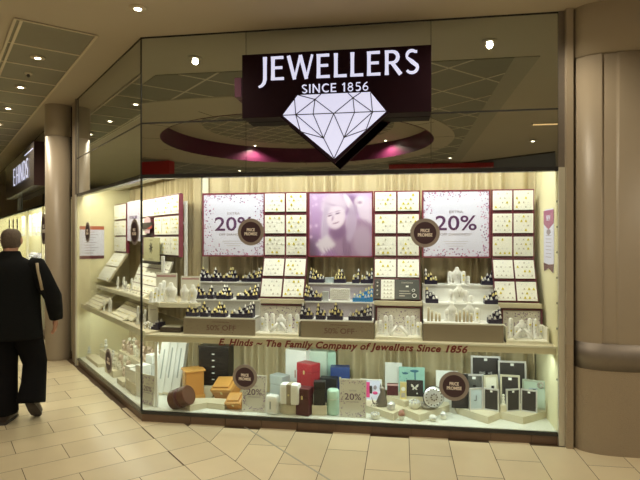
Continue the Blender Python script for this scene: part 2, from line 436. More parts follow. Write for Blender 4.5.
lx, ly = CP(546, 123); t = thing('linear_ceiling_light', 'short warm linear ceiling light, seen mirrored at the right end of the fascia', 'ceiling light', (lx, ly, CEIL))
part('housing', MB().box(-.20, .20, -.04, .04, -.02, 0), M_tbar, t); part('diffuser', MB().box(-.19, .19, -.03, .03, -.024, -.02), mat('warm_diffuser', (1, .8, .5), .5, emit=(1, .6, .25), estr=1.2, noise=.02), t)
o = MB().box(-.75, .65, -.1, .1, 0, .30).build('shop_sign', M_redsign, None, (-3.42, -6.88, 3.03), .2); tag(o, 'red sign box hanging across the mall, mirrored at the left of the fascia glass', 'sign')
o = MB().box(-1.2, 1.2, -.1, .1, 0, .10).build('shop_sign', M_redsign, None, (3.16, -8.4, 3.26), 0); tag(o, 'thin red sign strip hanging across the mall, mirrored at the right of the fascia glass', 'sign')

# ---- downlights
ringm = MB().lathe([(.062, -.012), (.066, 0), (.045, 0), (.045, .02)][:2]+[(.05, -.002)], 20).mesh('trim_ring', M_tbar)
def lampmesh():
    m = MB().lathe([(.001, -.014), (.028, -.014), (.028, -.004), (.001, -.003)], 18, smooth=False); return m.mesh('bulb', M_lamp)
bulbm = lampmesh()
def downlight(x, y, z, label, power=66, lamp=True):
    t = thing('ceiling_downlight', label, 'ceiling light', (x, y, z), 0, 'recessed ceiling downlights')
    r = MB(); r.lathe([(.044, -.011), (.064, -.008), (.066, 0), (.044, 0)], 20)
    link('trim_ring', ringm, t); link('bulb', bulbm, t)
    if lamp:
        l = bpy.data.lights.new('lamp', 'SPOT'); l.energy = power; l.color = (1, .87, .66); l.spot_size = math.radians(150); l.spot_blend = .6; l.shadow_soft_size = .028
        lo = bpy.data.objects.new('downlight_lamp', l); COL.objects.link(lo); lo.location = (x, y, z-.04)
downlight(.27, -.57, CEIL, 'recessed ceiling downlight just in front of the shop corner', 50)
downlight(3.05, -.55, CEIL, 'recessed ceiling downlight above the right end of the shop, seen mirrored', 50)
for k, w in enumerate(('nearest to the window corner', 'second along', 'third along', 'fourth along')):
    x, y = ap(1.07+1.24*k, -.66); downlight(x, y, CEIL-.012, 'downlight in the tiled corridor ceiling strip, '+w, 50)
downlight(*(DC[0]-1.35, DC[1]-1.85), zt, 'downlight inside the round ceiling dome, left in the mirrored view', 70)
downlight(*(DC[0]+1.55, DC[1]-1.65), zt, 'downlight inside the round ceiling dome, right in the mirrored view', 70)
for i, (x, y) in enumerate(((-1.9, -8.9), CP(450, 157), CP(533, 140), (5.3, -4.4), (-2.8, -2.6), (-3.0, -5.4), (5.4, -1.6), (2.0, -2.2+.0), (5.0, -11))):
    downlight(x, y, CEIL-.013, ['far-off downlight beyond the dome on its left', 'far-off downlight beyond the dome on its right', 'far-off downlight beyond the right end of the tiled field', 'downlight in the plain ceiling east of the dome',
              'downlight over the corridor mouth', 'downlight over the west side of the concourse', 'downlight over the concourse by the thick column', 'downlight on the tiled field near the dome edge', 'farthest downlight across the mall'][i], 85 if i > 3 else 66)
sm = MB().lathe([(.035, -.012), (.04, 0)], 14, 0).lathe([(.008, -.045), (.02, -.03), (.012, -.012)], 10, 1)
o = sm.build('smoke_detector', [M_tbar, M_dark], None, (*ap(1.69, -.66), CEIL-.012)); tag(o, 'small fire sprinkler between the corridor downlights', 'sprinkler')

# ---- columns
def column(name, cx, cy, A, B, bandz, ex=2., groove=None, capz=3.01, label='', n=144):
    t = thing(name, label, 'column', (cx, cy, 0)); t['kind'] = 'structure'
    def ring(off):
        out = []
        for k in range(n):
            c, s_ = math.cos(2*PI*k/n), math.sin(2*PI*k/n)
            out.append(((A+off)*math.copysign(abs(c)**(2/ex), c), (B+off)*math.copysign(abs(s_)**(2/ex), s_)))
        return out
    def tower(prof, gr=False):
        m = MB(); vs = []
        for off, z in prof:
            for x, y in ring(off):
                if gr and groove and z <= capz-.01 and abs(x+cx-groove[0]) < groove[1]: y -= math.copysign(.014, y)
                vs.append((x, y, z))
        fs = [(i*n+k, i*n+(k+1) % n, (i+1)*n+(k+1) % n, (i+1)*n+k) for i in range(len(prof)-1) for k in range(n)]
        return m.add(vs, fs, 0, True)
    part('base', tower([(0, 0), (0, bandz[0])]), M_stone, t)
    part('steel_band', tower([(-.01, bandz[0]-.001), (.003, bandz[0]), (.003, bandz[1]), (-.01, bandz[1]+.001)]), M_steel, t)
    part('shaft', tower([(0, bandz[1]), (0, capz-.013), (-.012, capz-.011), (-.012, capz-.002), (.006, capz), (.006, CEIL)], True), M_colp, t)
    return t
gx0, gx1 = P(605, 200, -.15)[0], P(616, 200, -.15)[0]
column('column', 3.975, .04, .385, .205, (.63, .83), 2.7, ((gx0+gx1)/2, (gx1-gx0)/2+.012), 3.01, 'thick rounded beige column with a steel band right of the window', n=288)
m = MB(); m.box(3.525, 3.575, -.06, .5, .80, CEIL, 0); m.box(3.525, 3.575, -.06, .5, 0, .80, 1)
struct('trim_2', m, [M_colp, M_stone])
cx2, cy2, _ = cw(-3.52, 7.13)
column('column', cx2, cy2, .16, .16, (.02, .021), 2., None, 2.98, 'slim round beige column at the far end of the angled window', n=64)
m = MB(); s0 = Q(74.5, 300, .0)[0]
m.box(-2.86, -2.60, .0, .3, 0, CEIL, 0)
struct('trim_3', m, [M_colp], rz=RA)

# ---- shop shell
SX1 = 3.48; LC = -2.547; DPT = .72
c0 = RW(LC, 0); 
pl = MB()       # plinth under both windows with tile joints
def plinth(m, L, R, z0, z1, y0, mi): m.box(L, R, y0, y0+.06, z0, z1, mi)
k = 0; x = 0
pm = MB(); x = -.0
joints = [P(px, 430, 0)[0] for px in (190, 225, 261, 297, 335, 372, 411.5, 450, 491, 532)]
for a, b in zip([0.0]+joints, joints+[SX1+.02]): pm.box(a+.002, b-.002, .012, .07, 0, .068, 0)
pm.box(0, SX1+.02, .02, .075, 0, .066, 1)
pm.box(0, SX1+.02, .0, .024, .068, .094, 2)
struct('trim_4', pm, [M_plinth, M_grout, M_black])
pm = MB(); L = LC
while L < -.01:
    b = min(L+.31, 0); pm.box(L+.002, b-.002, .012, .07, 0, .068, 0); L += .31
pm.box(LC, 0, .02, .075, 0, .066, 1); pm.box(LC, 0.0, 0, .024, .068, .094, 2)
struct('trim_5', pm, [M_plinth, M_grout, M_black], rz=RA)
# display floor
cb1 = RW(LC, .65); k = (DPT-.65*math.sqrt(2)); # curtain corner: x+y=.65*sqrt2, y=DPT
CX = .65*math.sqrt(2)-DPT
fm = MB(); e = RW(LC, 0)
a1 = RW(LC, .026); mid = (.026*math.tan(math.radians(22.5)), .026)
fm.prism([(mid[0], mid[1]), (SX1, .026), (SX1, DPT+.05), (CX, DPT+.05), (cb1[0], cb1[1]+.05), (a1[0], a1[1])], 0, .098, 0)
struct('floor_display', fm, mat('display_floor', (.78, .80, .74), .35, noise=.02), label='white raised floor inside the display window')
wm = MB(); wm.box(SX1, SX1+.06, .012, DPT+.06, 0, CEIL); struct('wall_right', wm, M_cream)
wm = MB(); wm.box(LC-.05, LC, .0, .70, 0, CEIL); struct('wall_left', wm, M_cream, rz=RA)
wm = MB(); wm.box(CX-.02, SX1, DPT+.06, DPT+.12, 0, CEIL)
struct('wall_back', wm, M_offw)
wm = MB(); wm.box(LC, -.27, .70, .76, 0, CEIL)
struct('wall_back_left', wm, M_offw, rz=RA)
# soffits inside
wm = MB(); wm.prism([(.02, .04), (SX1, .04), (SX1, DPT+.06), (CX, DPT+.06)], 2.62, 2.66); struct('ceiling_display', wm, M_white)
wm = MB(); wm.box(LC, -.12, .03, .5, 2.25, 2.30); struct('ceiling_display_left', wm, M_led, rz=RA)
wm = MB(); wm.box(LC, -.12, .5, .72, 2.62, 2.66); wm.box(LC, -.12, .49, .5, 2.30, 2.66); struct('trim_6', wm, M_led, rz=RA)
# fascia glass: mirrored dark panels with fine joints
def fascia(name, xs, zs, rz=0, d=.03):
    t = thing(name, 'dark mirrored glass fascia panels', 'fascia', (0, 0, 0), rz); t['kind'] = 'structure'
    for i in range(len(xs)-1):
        for j in range(len(zs)-1):
            m = MB(); m.box(xs[i]+.002, xs[i+1]-.002, .0, d, zs[j]+.002, zs[j+1]-.002); part('panel', m, MIRROR, t)
    m = MB()
    for x in xs: m.box(x-.005, x+.005, .004, d+.01, zs[0], zs[-1])
    for z in zs[1:-1]: m.box(xs[0], xs[-1], -.003, d+.01, z-.006, z+.006)
    m.box(xs[0], xs[-1], -.006, d+.04, zs[0]-.03, zs[0]+.004); m.box(xs[0], xs[-1], -.004, d, zs[-1]-.012, zs[-1])
    part('joint', m, M_black, t)
xj1 = P(246, 50, 0)[0]; xj2 = P(431, 30, 0)[0]
fascia('fascia_glass', [0, xj1, xj2, SX1], [2.175, 2.63, CEIL])
fascia('fascia_glass', [LC, 0], [2.175, 2.63, CEIL], RA)
# windows
def window(name, x0, x1, rz, label):
    t = thing(name, label, 'window', (0, 0, 0), rz); t['kind'] = 'structure'
    part('pane', MB().box(x0, x1, .0, .010, .094, 2.145), GLASS, t)
    return t
window('window_1', .004, SX1, 0, 'wide front display window pane')
window('window_2', LC, -.004, RA, 'angled side display window pane')
m = MB(); m.box(-.005, .005, -.004, .012, .09, CEIL-.0); struct('trim_7', m, M_black, rz=-PI/8)
M_lfr = mat('light_frame', (.62, .60, .50), .3, metal=.3, noise=.05)
m = MB(); m.box(SX1, SX1+.045, -.02, .012, 0.0, 2.17, 0); m.box(SX1, SX1+.045, -.01, .012, 2.17, CEIL, 2)
for z in (.5, .9, 1.1, 1.3, 1.5, 1.7, 1.9): m.box(SX1-.004, SX1+.004, .02, .03, z, z+.015, 3)
struct('trim_8', m, [M_lfr, M_colp, M_steel, M_black])
m = MB(); m.box(LC-.05, LC-.005, -.02, .05, 0, 2.17, 0); m.box(LC-.055, LC-.005, -.02, .06, 2.17, CEIL, 1)
struct('trim_9', m, [M_lfr, M_steel], rz=RA)

# ---- curtains
def curtain(name, L, R, y, z0, z1, rz, label, amp=.038):
    n = int((R-L)/.0085); vs = []; fs = []; ph = 0
    for i in range(n+1):
        x = L+(R-L)*i/n; ph += .0085*2*PI/.105*(1+.45*math.sin(x*9.1)+.35*math.sin(x*23.7+1))
        for j, z in enumerate((z0, z0+(z1-z0)*.33, z0+(z1-z0)*.66, z1)):
            a = amp*(1-.12*j)
            vs.append((x+.006*math.sin(j*2+x*30), y+a*math.sin(ph+.25*j*math.sin(x*5))+.006*math.sin(x*61), z))
    for i in range(n):
        for j in range(3): fs.append((i*4+j, (i+1)*4+j, (i+1)*4+j+1, i*4+j+1))
    o = MB().add(vs, fs, 0, True).build(name, M_cloth, None, (0, 0, 0), rz); tag(o, label, 'curtain'); return o
curtain('pleated_curtain', CX-.01, SX1-.005, DPT, .1, 2.60, 0, 'long beige pleated curtain behind the front window display')
curtain('pleated_curtain', LC+.01, -.29, .66, .1, 2.60, RA, 'beige pleated curtain behind the angled side window display')

# ---- display lights (LED troughs hidden behind the fascia)
def area(loc, rot, sx, sy, e, col):
    l = bpy.data.lights.new('display_led', 'AREA'); l.shape = 'RECTANGLE'; l.size = sx; l.size_y = sy; l.energy = e; l.color = col
    o = bpy.data.objects.new('display_led', l); COL.objects.link(o); o.location = loc; o.rotation_euler = rot; return o
area((1.78, .09, 2.58), (math.radians(14), 0, 0), 3.3, .10, 34, (1, .97, .88))
area(RW(-1.3, .09, 2.24), (math.radians(16), 0, RA), 2.3, .08, 25, (1, .93, .74))
area((1.78, .14, .675), (math.radians(15), 0, 0), 3.3, .06, 11, (.88, 1, .92))
area(RW(-1.3, .16, .70), (math.radians(15), 0, RA), 2.3, .06, 7, (.95, 1, .85))

# ================================================================= MAIN SIGN
SY = -.17
sx0 = P(242, 100, SY)[0]; sx1 = P(431.5, 100, SY)[0]; sz0, sz1 = 2.605, 3.125
t = thing('shop_sign', 'maroon box sign reading JEWELLERS SINCE 1856 with a glowing white diamond', 'sign', ((sx0+sx1)/2, SY, sz0))
ox, oz = (sx0+sx1)/2, sz0
def L2(px, py): x, z = P(px, py, SY); return (x-ox, z-oz)
part('sign_box', MB().box(sx0-ox, sx1-ox, 0, -SY-.004, 0, sz1-sz0, b=.004), M_sign, t)
hh = .175
m = MB()
xa, za = L2(256, 88.5); xb, zb = L2(418, 73.5)
zbase = L2(266, 85)[1]
glyph_text(m, 'JEWELLERS', .19, L2(259, 80)[0], (L2(280, 80.5)[1]+L2(400, 74.5)[1])/2+.002, L2(418, 80)[0]-L2(259, 80)[0]+.03, -.014, 0)
part('lettering', m, M_lit, t, label='glowing white JEWELLERS lettering')
m = MB()
glyph_text(m, 'SINCE 1856', .068, L2(301.5, 90)[0], (L2(302, 93.5)[1]+L2(368, 90.5)[1])/2, L2(369, 90)[0]-L2(301.5, 90)[0]+.008, -.012, 0)
part('lettering', m, M_lit, t, label='glowing white SINCE 1856 lettering')
def Z(p): return L2(240+p[0]/3.2, 40+p[1]/3.2)
outl = [(188, 181), (418, 171), (468, 232), (303, 382), (140, 245)]
big = [(184, 179), (422, 168.5), (478, 233), (304, 396), (128, 247)]
lines = [((140, 245), (468, 232)), ((182, 243), (178, 192)), ((182, 243), (243, 195)), ((243, 195), (190, 181)), ((243, 195), (262, 178)), ((243, 195), (237, 241)), ((243, 195), (302, 240)),
         ((302, 240), (363, 190)), ((363, 190), (368, 236)), ((363, 190), (347, 174)), ((363, 190), (388, 173)), ((363, 190), (425, 235)), ((425, 235), (419, 173)), ((182, 243), (197, 297)), ((182, 243), (270, 317)),
         ((237, 241), (270, 317)), ((302, 240), (270, 317)), ((302, 240), (335, 315)), ((368, 236), (335, 315)), ((425, 235), (335, 315)), ((425, 235), (405, 290)), ((270, 317), (303, 382)), ((335, 315), (303, 382)), ((270, 317), (197, 297)), ((335, 315), (405, 290))]
m = MB(); m.xz([Z(p) for p in big], -.03, 0); dk = part('diamond_backing', m, M_sign, t)
m = MB(); m.xz([Z(p) for p in outl], -.045, -.03); part('diamond', m, M_lit, t, label='glowing white diamond face')
m = MB()
for a, b in lines:
    a = Vector(Z(a)); b = Vector(Z(b)); d = (b-a).normalized(); n = Vector((-d.y, d.x))*.0035
    m.xz([tuple(a-n), tuple(b-n), tuple(b+n), tuple(a+n)], -.0475, -.044)
for p in ((243, 195), (182, 243), (425, 235), (363, 190), (302, 240), (270, 317), (335, 315)):
    q = Z(p); m.xz([(q[0]+.007*math.cos(i*PI/4), q[1]+.007*math.sin(i*PI/4)) for i in range(8)], -.048, -.044)
part('facet_lines', m, M_dark, t)
# spot on an arm at far left of sign
o = MB().box(-.03, .03, 0, .1, 0, .16).build('wall_speaker', mat('plum_box', (.10, .02, .06), .5, noise=.1), None, (sx0-.055, -.104, 2.80)); tag(o, 'small plum coloured box beside the left edge of the shop sign', 'box')

# ================================================================= BADGES ON GLASS
_bm = {}
def badge(x, z, r, frame, label):
    rz = 0 if frame == 'F' else RA
    loc = (x, -.006, z) if frame == 'F' else RW(x, -.006, z)
    t = thing('window_badge', label, 'window sticker', loc, rz, 'round price promise window badges')
    if r not in _bm:
        a = MB().xz([(r*math.cos(2*PI*i/40), r*math.sin(2*PI*i/40)) for i in range(40)], 0, .005).mesh('disc', M_rim)
        b = MB().xz([(.76*r*math.cos(2*PI*i/40), .76*r*math.sin(2*PI*i/40)) for i in range(40)], -.0015, .001).mesh('centre_disc', M_badge)
        _bm[r] = (a, b)
    link('disc', _bm[r][0], t); link('centre_disc', _bm[r][1], t)
    text('PRICE', r*.22, M_txt, t, (0, -.002, r*.06), width=r*.62, bold=r*.012, depth=.001)
    text('PROMISE', r*.22, M_txt, t, (0, -.002, -r*.24), width=r*.98, bold=r*.012, depth=.001)
badge(1.001, 1.671, .115, 'F', 'round price promise badge on the glass over the left discount poster')
badge(P(425, 233, 0)[0], 1.661, .118, 'F', 'round price promise badge on the glass over the edge of the right discount poster')
badge(P(245, 377, 0)[0], .432, .108, 'F', 'round price promise badge on the glass in front of the honey wood boxes')
badge(P(454, 386, 0)[0], .43, .118, 'F', 'round price promise badge on the glass in front of the black picture frame')
badge(-.175, 1.675, .118, 'R', 'round price promise badge on the angled glass beside the window corner')
badge(-1.977, 1.69, .118, 'R', 'round price promise badge on the angled glass in front of the wall notice')
badge(-1.053, Q(109, 361, 0)[1], .125, 'R', 'round price promise badge low on the angled glass before the crystal figures')

# window lettering
xl, xr = P(218, 345, 0)[0], P(467, 345, 0)[0]
t = thing('window_lettering', 'dark red italic line naming the family company of jewellers on the front glass', 'lettering', ((xl+xr)/2, -.003, .70))
text('E. Hinds ~ The Family Company of Jewellers Since 1856', .056, M_txtr, t, (0, 0, 0), width=xr-xl, bold=.003, shear=.3, spacing=1.1, depth=.001)
t['kind'] = 'thing'

# ================================================================= MAIN SHELVES (structure of the display)
m = MB()
m.prism([(.018, .045), (SX1-.002, .045), (SX1-.002, .64), (CX+.12, .64)], .70, .76, 0)
m.box(.0, SX1-.002, .038, .045, .748, .763, 1)
o = m.build('display_shelf', [M_shelf, M_offw]); tag(o, 'long cream shelf spanning the front window at its middle', 'shelf')
zl0 = Q(80, 304, .045)[1]
m = MB(); m.prism([(-2.53, .045), (-.02, .045), (-.30, .60), (-2.53, .60)], .735, .775, 0); m.prism([(-2.53, .038), (-.02, .038), (-.02, .046), (-2.53, .046)], .735, .79, 1)
o = m.build('display_shelf', [M_shelf, M_offw], None, (0, 0, 0), RA); tag(o, 'lower cream shelf running along the angled side window', 'shelf')
# upper shelf: angled + front return
zu = P(170, 301, .12)[1]
m = MB(); m.prism([(-2.40, .20), (-.09, .20), (-.25, .58), (-2.40, .58)], .99, 1.02, 0); m.prism([(-2.40, .193), (-.09, .193), (-.09, .202), (-2.40, .202)], .985, 1.026, 1)
o = m.build('display_shelf', [M_shelf, M_offw], None, (0, 0, 0), RA); tag(o, 'upper cream shelf along the angled side window', 'shelf')
uxr = P(198, 300, .25)[0]
m = MB(); m.prism([(.09, .20), (uxr, .20), (uxr, .60), (.24, .60)], .99, 1.02, 0); m.box(.085, uxr, .193, .202, .985, 1.026, 1)
o = m.build('display_shelf', [M_shelf, M_offw]); tag(o, 'short upper shelf carrying white busts at the window corner', 'shelf')

# white ladder posts
def post(x, y, z0, z1, rz, label, br=()):
    t = thing('shelf_post', label, 'post', (x, y, z0), rz)
    part('upright', MB().box(-.014, .014, -.012, .012, 0, z1-z0, b=.003), M_white, t)
    for b in br: part('bracket', MB().box(-.06, -.012, -.01, .01, b-z0-.013, b-z0+.013), M_white, t)
px_, pz_ = P(186, 276, .58); post(px_, .58, 1.02, P(186, 201, .58)[1], 0, 'white upright post left of the left discount poster', (P(186, 203, .58)[1], P(186, 223, .58)[1], P(186, 244, .58)[1]))
px_ = P(163, 300, .48)[0]; post(px_, .48, 1.02, P(163, 256, .48)[1], 0, 'white upright post under the emblem card', ())
px_ = P(156.5, 300, .12)[0]; post(px_, .12, .098, .70, 0, 'pale post under the shelf at the window corner', ())

# ================================================================= EARRING PADS AND RACKS
PW = .172
padm = MB().box(-PW/2, PW/2, 0, .008, 0, PW, b=.002).mesh('pad', M_pad)
padn = {}
def stud(r, m): return MB().add([(-r, 0, -r*.8), (r, 0, -r*.8), (r*.25, -r*.6, r), (-r*.25, -r*.6, r), (-r, -r*.6, -r*.8), (r, -r*.6, -r*.8)], [(0, 1, 2, 3), (4, 5, 2, 3), (0, 4, 3), (1, 2, 5), (0, 1, 5, 4)]).mesh('earring', m)
stud_g, stud_s, stud_d = stud(.0105, M_yell), stud(.0065, M_silv), stud(.0075, M_dim)
def pad(M, label, group, gold=(), dens=1., sx=1.):
    t = thing('earring_pad', label, 'earring display', group=group, M=M)
    o = link('pad', padm, t); o.scale = (sx, 1, 1)
    sp = []
    for r in range(4):
        for c in range(3 if r % 2 else 4):
            x = (-.060+.040*c+(.02 if r % 2 else 0))*sx; z = .026+r*.040
            if random.random() < .88*dens: sp.append((x, z))
    g = min(len(sp), random.choice((1, 2, 3, 4, 5, 6)) if gold == () else gold)
    gs = set(random.sample(range(len(sp)), g)) if sp else set()
    for i, (x, z) in enumerate(sp):
        e = link('earring', stud_g if i in gs else random.choice((stud_s, stud_d)), t, (x, 0, z))
        if i in gs: e['label'] = 'yellow gold earring'
rowname = ['top row', 'second row', 'third row', 'fourth row', 'bottom row']
def rack(label, desc, xa, xb, gold, skip=(), ztop=2.055, ye=.55):
    w = xb-xa; t = thing('display_rack', label, 'rack', ((xa+xb)/2, ye, 1.07))
    tilt = math.radians(24); z3 = ztop-3*.205; L = .41
    yb = ye-L*math.sin(tilt); zb = z3-L*math.cos(tilt)
    def frame(m, M, h, rows):
        m.box(-w/2, w/2, .014, .03, 0, h, 0, M)
        for x in (-w/2, -.006, w/2-.012): m.box(x, x+.012, -.002, .02, 0, h, 1, M)
        for r in range(rows+1): m.box(-w/2, w/2, -.001, .02, r*(h-.012)/rows, r*(h-.012)/rows+.012, 0 if r != rows else 1, M)
    m = MB(); frame(m, T(0, 0, z3-1.07), ztop-z3, 3); part('upper_frame', m, [M_mar, M_marl], t)
    m = MB(); frame(m, T(0, yb-ye, zb-1.07, 0, -tilt), L, 2); part('sloping_frame', m, [M_mar, M_mar], t)
    part('ledge', MB().box(-w/2-.015, w/2+.015, yb-ye-.03, yb-ye+.1, zb-1.07-.045, zb-1.07-.004, b=.003), M_shelf, t)
    for r in range(5):
        for c in range(2):
            if (r, c) in skip: continue
            x = (xa+xb)/2+(c-.5)*(w/2)*.985
            if r < 3: M = T(x, ye-.012, ztop-(r+1)*.205+.02)
            else:
                k = (5-r-1)*.203+.014; M = T(x, yb+k*math.sin(tilt)-.012*math.cos(tilt), zb+k*math.cos(tilt)+.004, 0, -tilt)
            pad(M @ Matrix.Diagonal((w/2*.91/PW, 1, 1, 1)), 'square white earring pad, %s %s, %s' % (rowname[r], 'left' if c == 0 else 'right', desc), 'square earring pads on the maroon racks', gold[r*2+c])
    return yb, zb
xA = (P(264, 220, .55)[0], P(307.5, 220, .55)[0]); xB = (P(374, 220, .55)[0], P(420, 220, .55)[0]); xC = (P(491.5, 220, .55)[0], SX1-.05)
yb, zb = rack('maroon rack of square earring pads between the left poster and the portrait poster', 'rack left of the portrait poster', *xA, (2, 4, 2, 7, 3, 5, 1, 5, 0, 6))
rack('maroon rack of square earring pads between the portrait poster and the right poster', 'rack right of the portrait poster', *xB, (3, 7, 2, 5, 3, 5, 4, 5, 0, 0), skip=((4, 0), (4, 1)))
rack('maroon rack of square earring pads beside the right side wall', 'rack beside the right wall', *xC, (2, 4, 2, 4, 5, 4, 0, 3, 2, 5))
# bottom row of the middle rack: small pad and dark boards
tilt = math.radians(24); w = xB[1]-xB[0]; xm = (xB[0]+xB[1])/2
Mb = T(xm, yb-.012, zb+.010, 0, -tilt)
def board(name, x0, x1, m, label, cat, extra=None):
    t = thing(name, label, cat, M=Mb @ T((x0+x1)/2, -.002, 0)); part('board', MB().box(-(x1-x0)/2, (x1-x0)/2, 0, .01, 0, .185, b=.002), m, t)
    if extra: extra(t)
board('jewellery_board', -w/2+.01, -w/2+.065, M_dark, 'narrow dark board at the bottom left of the middle rack', 'display board', lambda t: [part('pendant', MB().ball((0, -.004, z), .008, 0, 8), M_dim, t) for z in (.04, .08, .12, .155)])
def stt(t):
    for r in range(5):
        for c in range(3): link('earring', stud_d, t, (-.03+.03*c, -.002, .02+r*.036))
board('earring_pad', -w/2+.07, -w/2+.19, M_pad, 'small white earring pad between the dark boards of the middle rack', 'earring display', stt)
def ddd(t):
    text('DIAMONDS', .014, M_dim, t, (0, -.001, .150), width=.1, depth=.001)
    part('price_tag', MB().box(-.012, .012, -.002, 0, .115, .128), M_white, t)
    part('print_line', MB().box(-.07, .02, -.0015, 0, .075, .08).box(-.07, -.02, -.0015, 0, .03, .036).box(-.07, .03, -.0015, 0, .052, .056), M_dim, t)
    for x, z, r in ((.055, .085, .012), (.062, .035, .017)):
        part('ring', MB().tube([(x+r*math.cos(a*PI/8), -.004, z+r*math.sin(a*PI/8)) for a in range(17)], .003, 6), M_silv, t)
board('diamond_board', -w/2+.195, w/2-.01, mat('charcoal_board', (.04, .045, .045), .35, noise=.1), 'charcoal information board with rings at the bottom right of the middle rack', 'display board', ddd)

# ================================================================= POSTERS
def poster_frame(t, w, h):
    m = MB(); b = .014
    m.box(-w/2, w/2, .006, .02, 0, h, 0)
    m.box(-w/2, -w/2+b, -.004, .006, 0, h, 1); m.box(w/2-b, w/2, -.004, .006, 0, h, 1); m.box(-w/2+b, w/2-b, -.004, .006, h-b, h, 1); m.box(-w/2+b, w/2-b, -.004, .006, 0, b, 1)
    part('frame', m, [M_mar, M_marl], t)
def confetti(m, w, h, n, mi, s=.005, edge=True, y=-.0012):
    k = 0
    while k < n:
        x = random.uniform(-w/2+.012, w/2-.012); z = random.uniform(.012, h-.012)
        if edge:
            ex = max(0, abs(x)/(w/2)-.55)/.45; ez = max(0, abs(z-h/2)/(h/2)-.6)/.4
            if random.random() > max(ex**1.3, ez**1.3): continue
        r = s*random.uniform(.5, 1.2); a = random.random()*3
        m.xz([(x+r*math.cos(a+i*PI/2), z+r*math.sin(a+i*PI/2)) for i in range(4)], y, 0, mi if isinstance(mi, int) else random.choice(mi)); k += 1
M_conf1 = mat('confetti_pink', (.50, .18, .38), .5, noise=.05); M_conf2 = mat('confetti_plum', (.22, .10, .28), .5, noise=.05)
def discount_poster(xa, xb, label):
    w = xb-xa; h = .615; t = thing('discount_poster', label, 'poster', ((xa+xb)/2, .55, 1.44), group='framed discount posters')
    poster_frame(t, w, h)
    m = MB(); m.box(-w/2+.014, w/2-.014, 0, .006, .014, h-.014, 0); confetti(m, w, h, 300, (1, 2), .0068)
    part('print_sheet', m, [M_card, M_conf1, M_conf2], t)
    text('EXTRA', .024, M_txtg, t, (0, -.0015, h*.66), width=w*.2, depth=.001)
    text('20%', .135, M_txtp, t, (0, -.0015, h*.41), width=w*.60, depth=.001, bold=.002)
    text('OFF DIAMONDS*', .022, M_txtg, t, (0, -.0015, h*.33), width=w*.46, depth=.001)
    for k, ww in enumerate((.36, .30, .22)): part('small_print', MB().box(-w*ww/2, w*ww/2, -.0014, 0, h*(.24-.035*k), h*(.24-.035*k)+.004), mat('print_pale', (.55, .52, .6), .5, noise=.02), t)
discount_poster(P(202.5, 220, .55)[0], P(266.5, 220, .55)[0]-.015, 'framed extra 20% off diamonds poster, left of the two')
discount_poster(P(421.5, 220, .55)[0]+.004, P(491, 220, .55)[0]-.004, 'framed extra 20% off diamonds poster, right of the two')
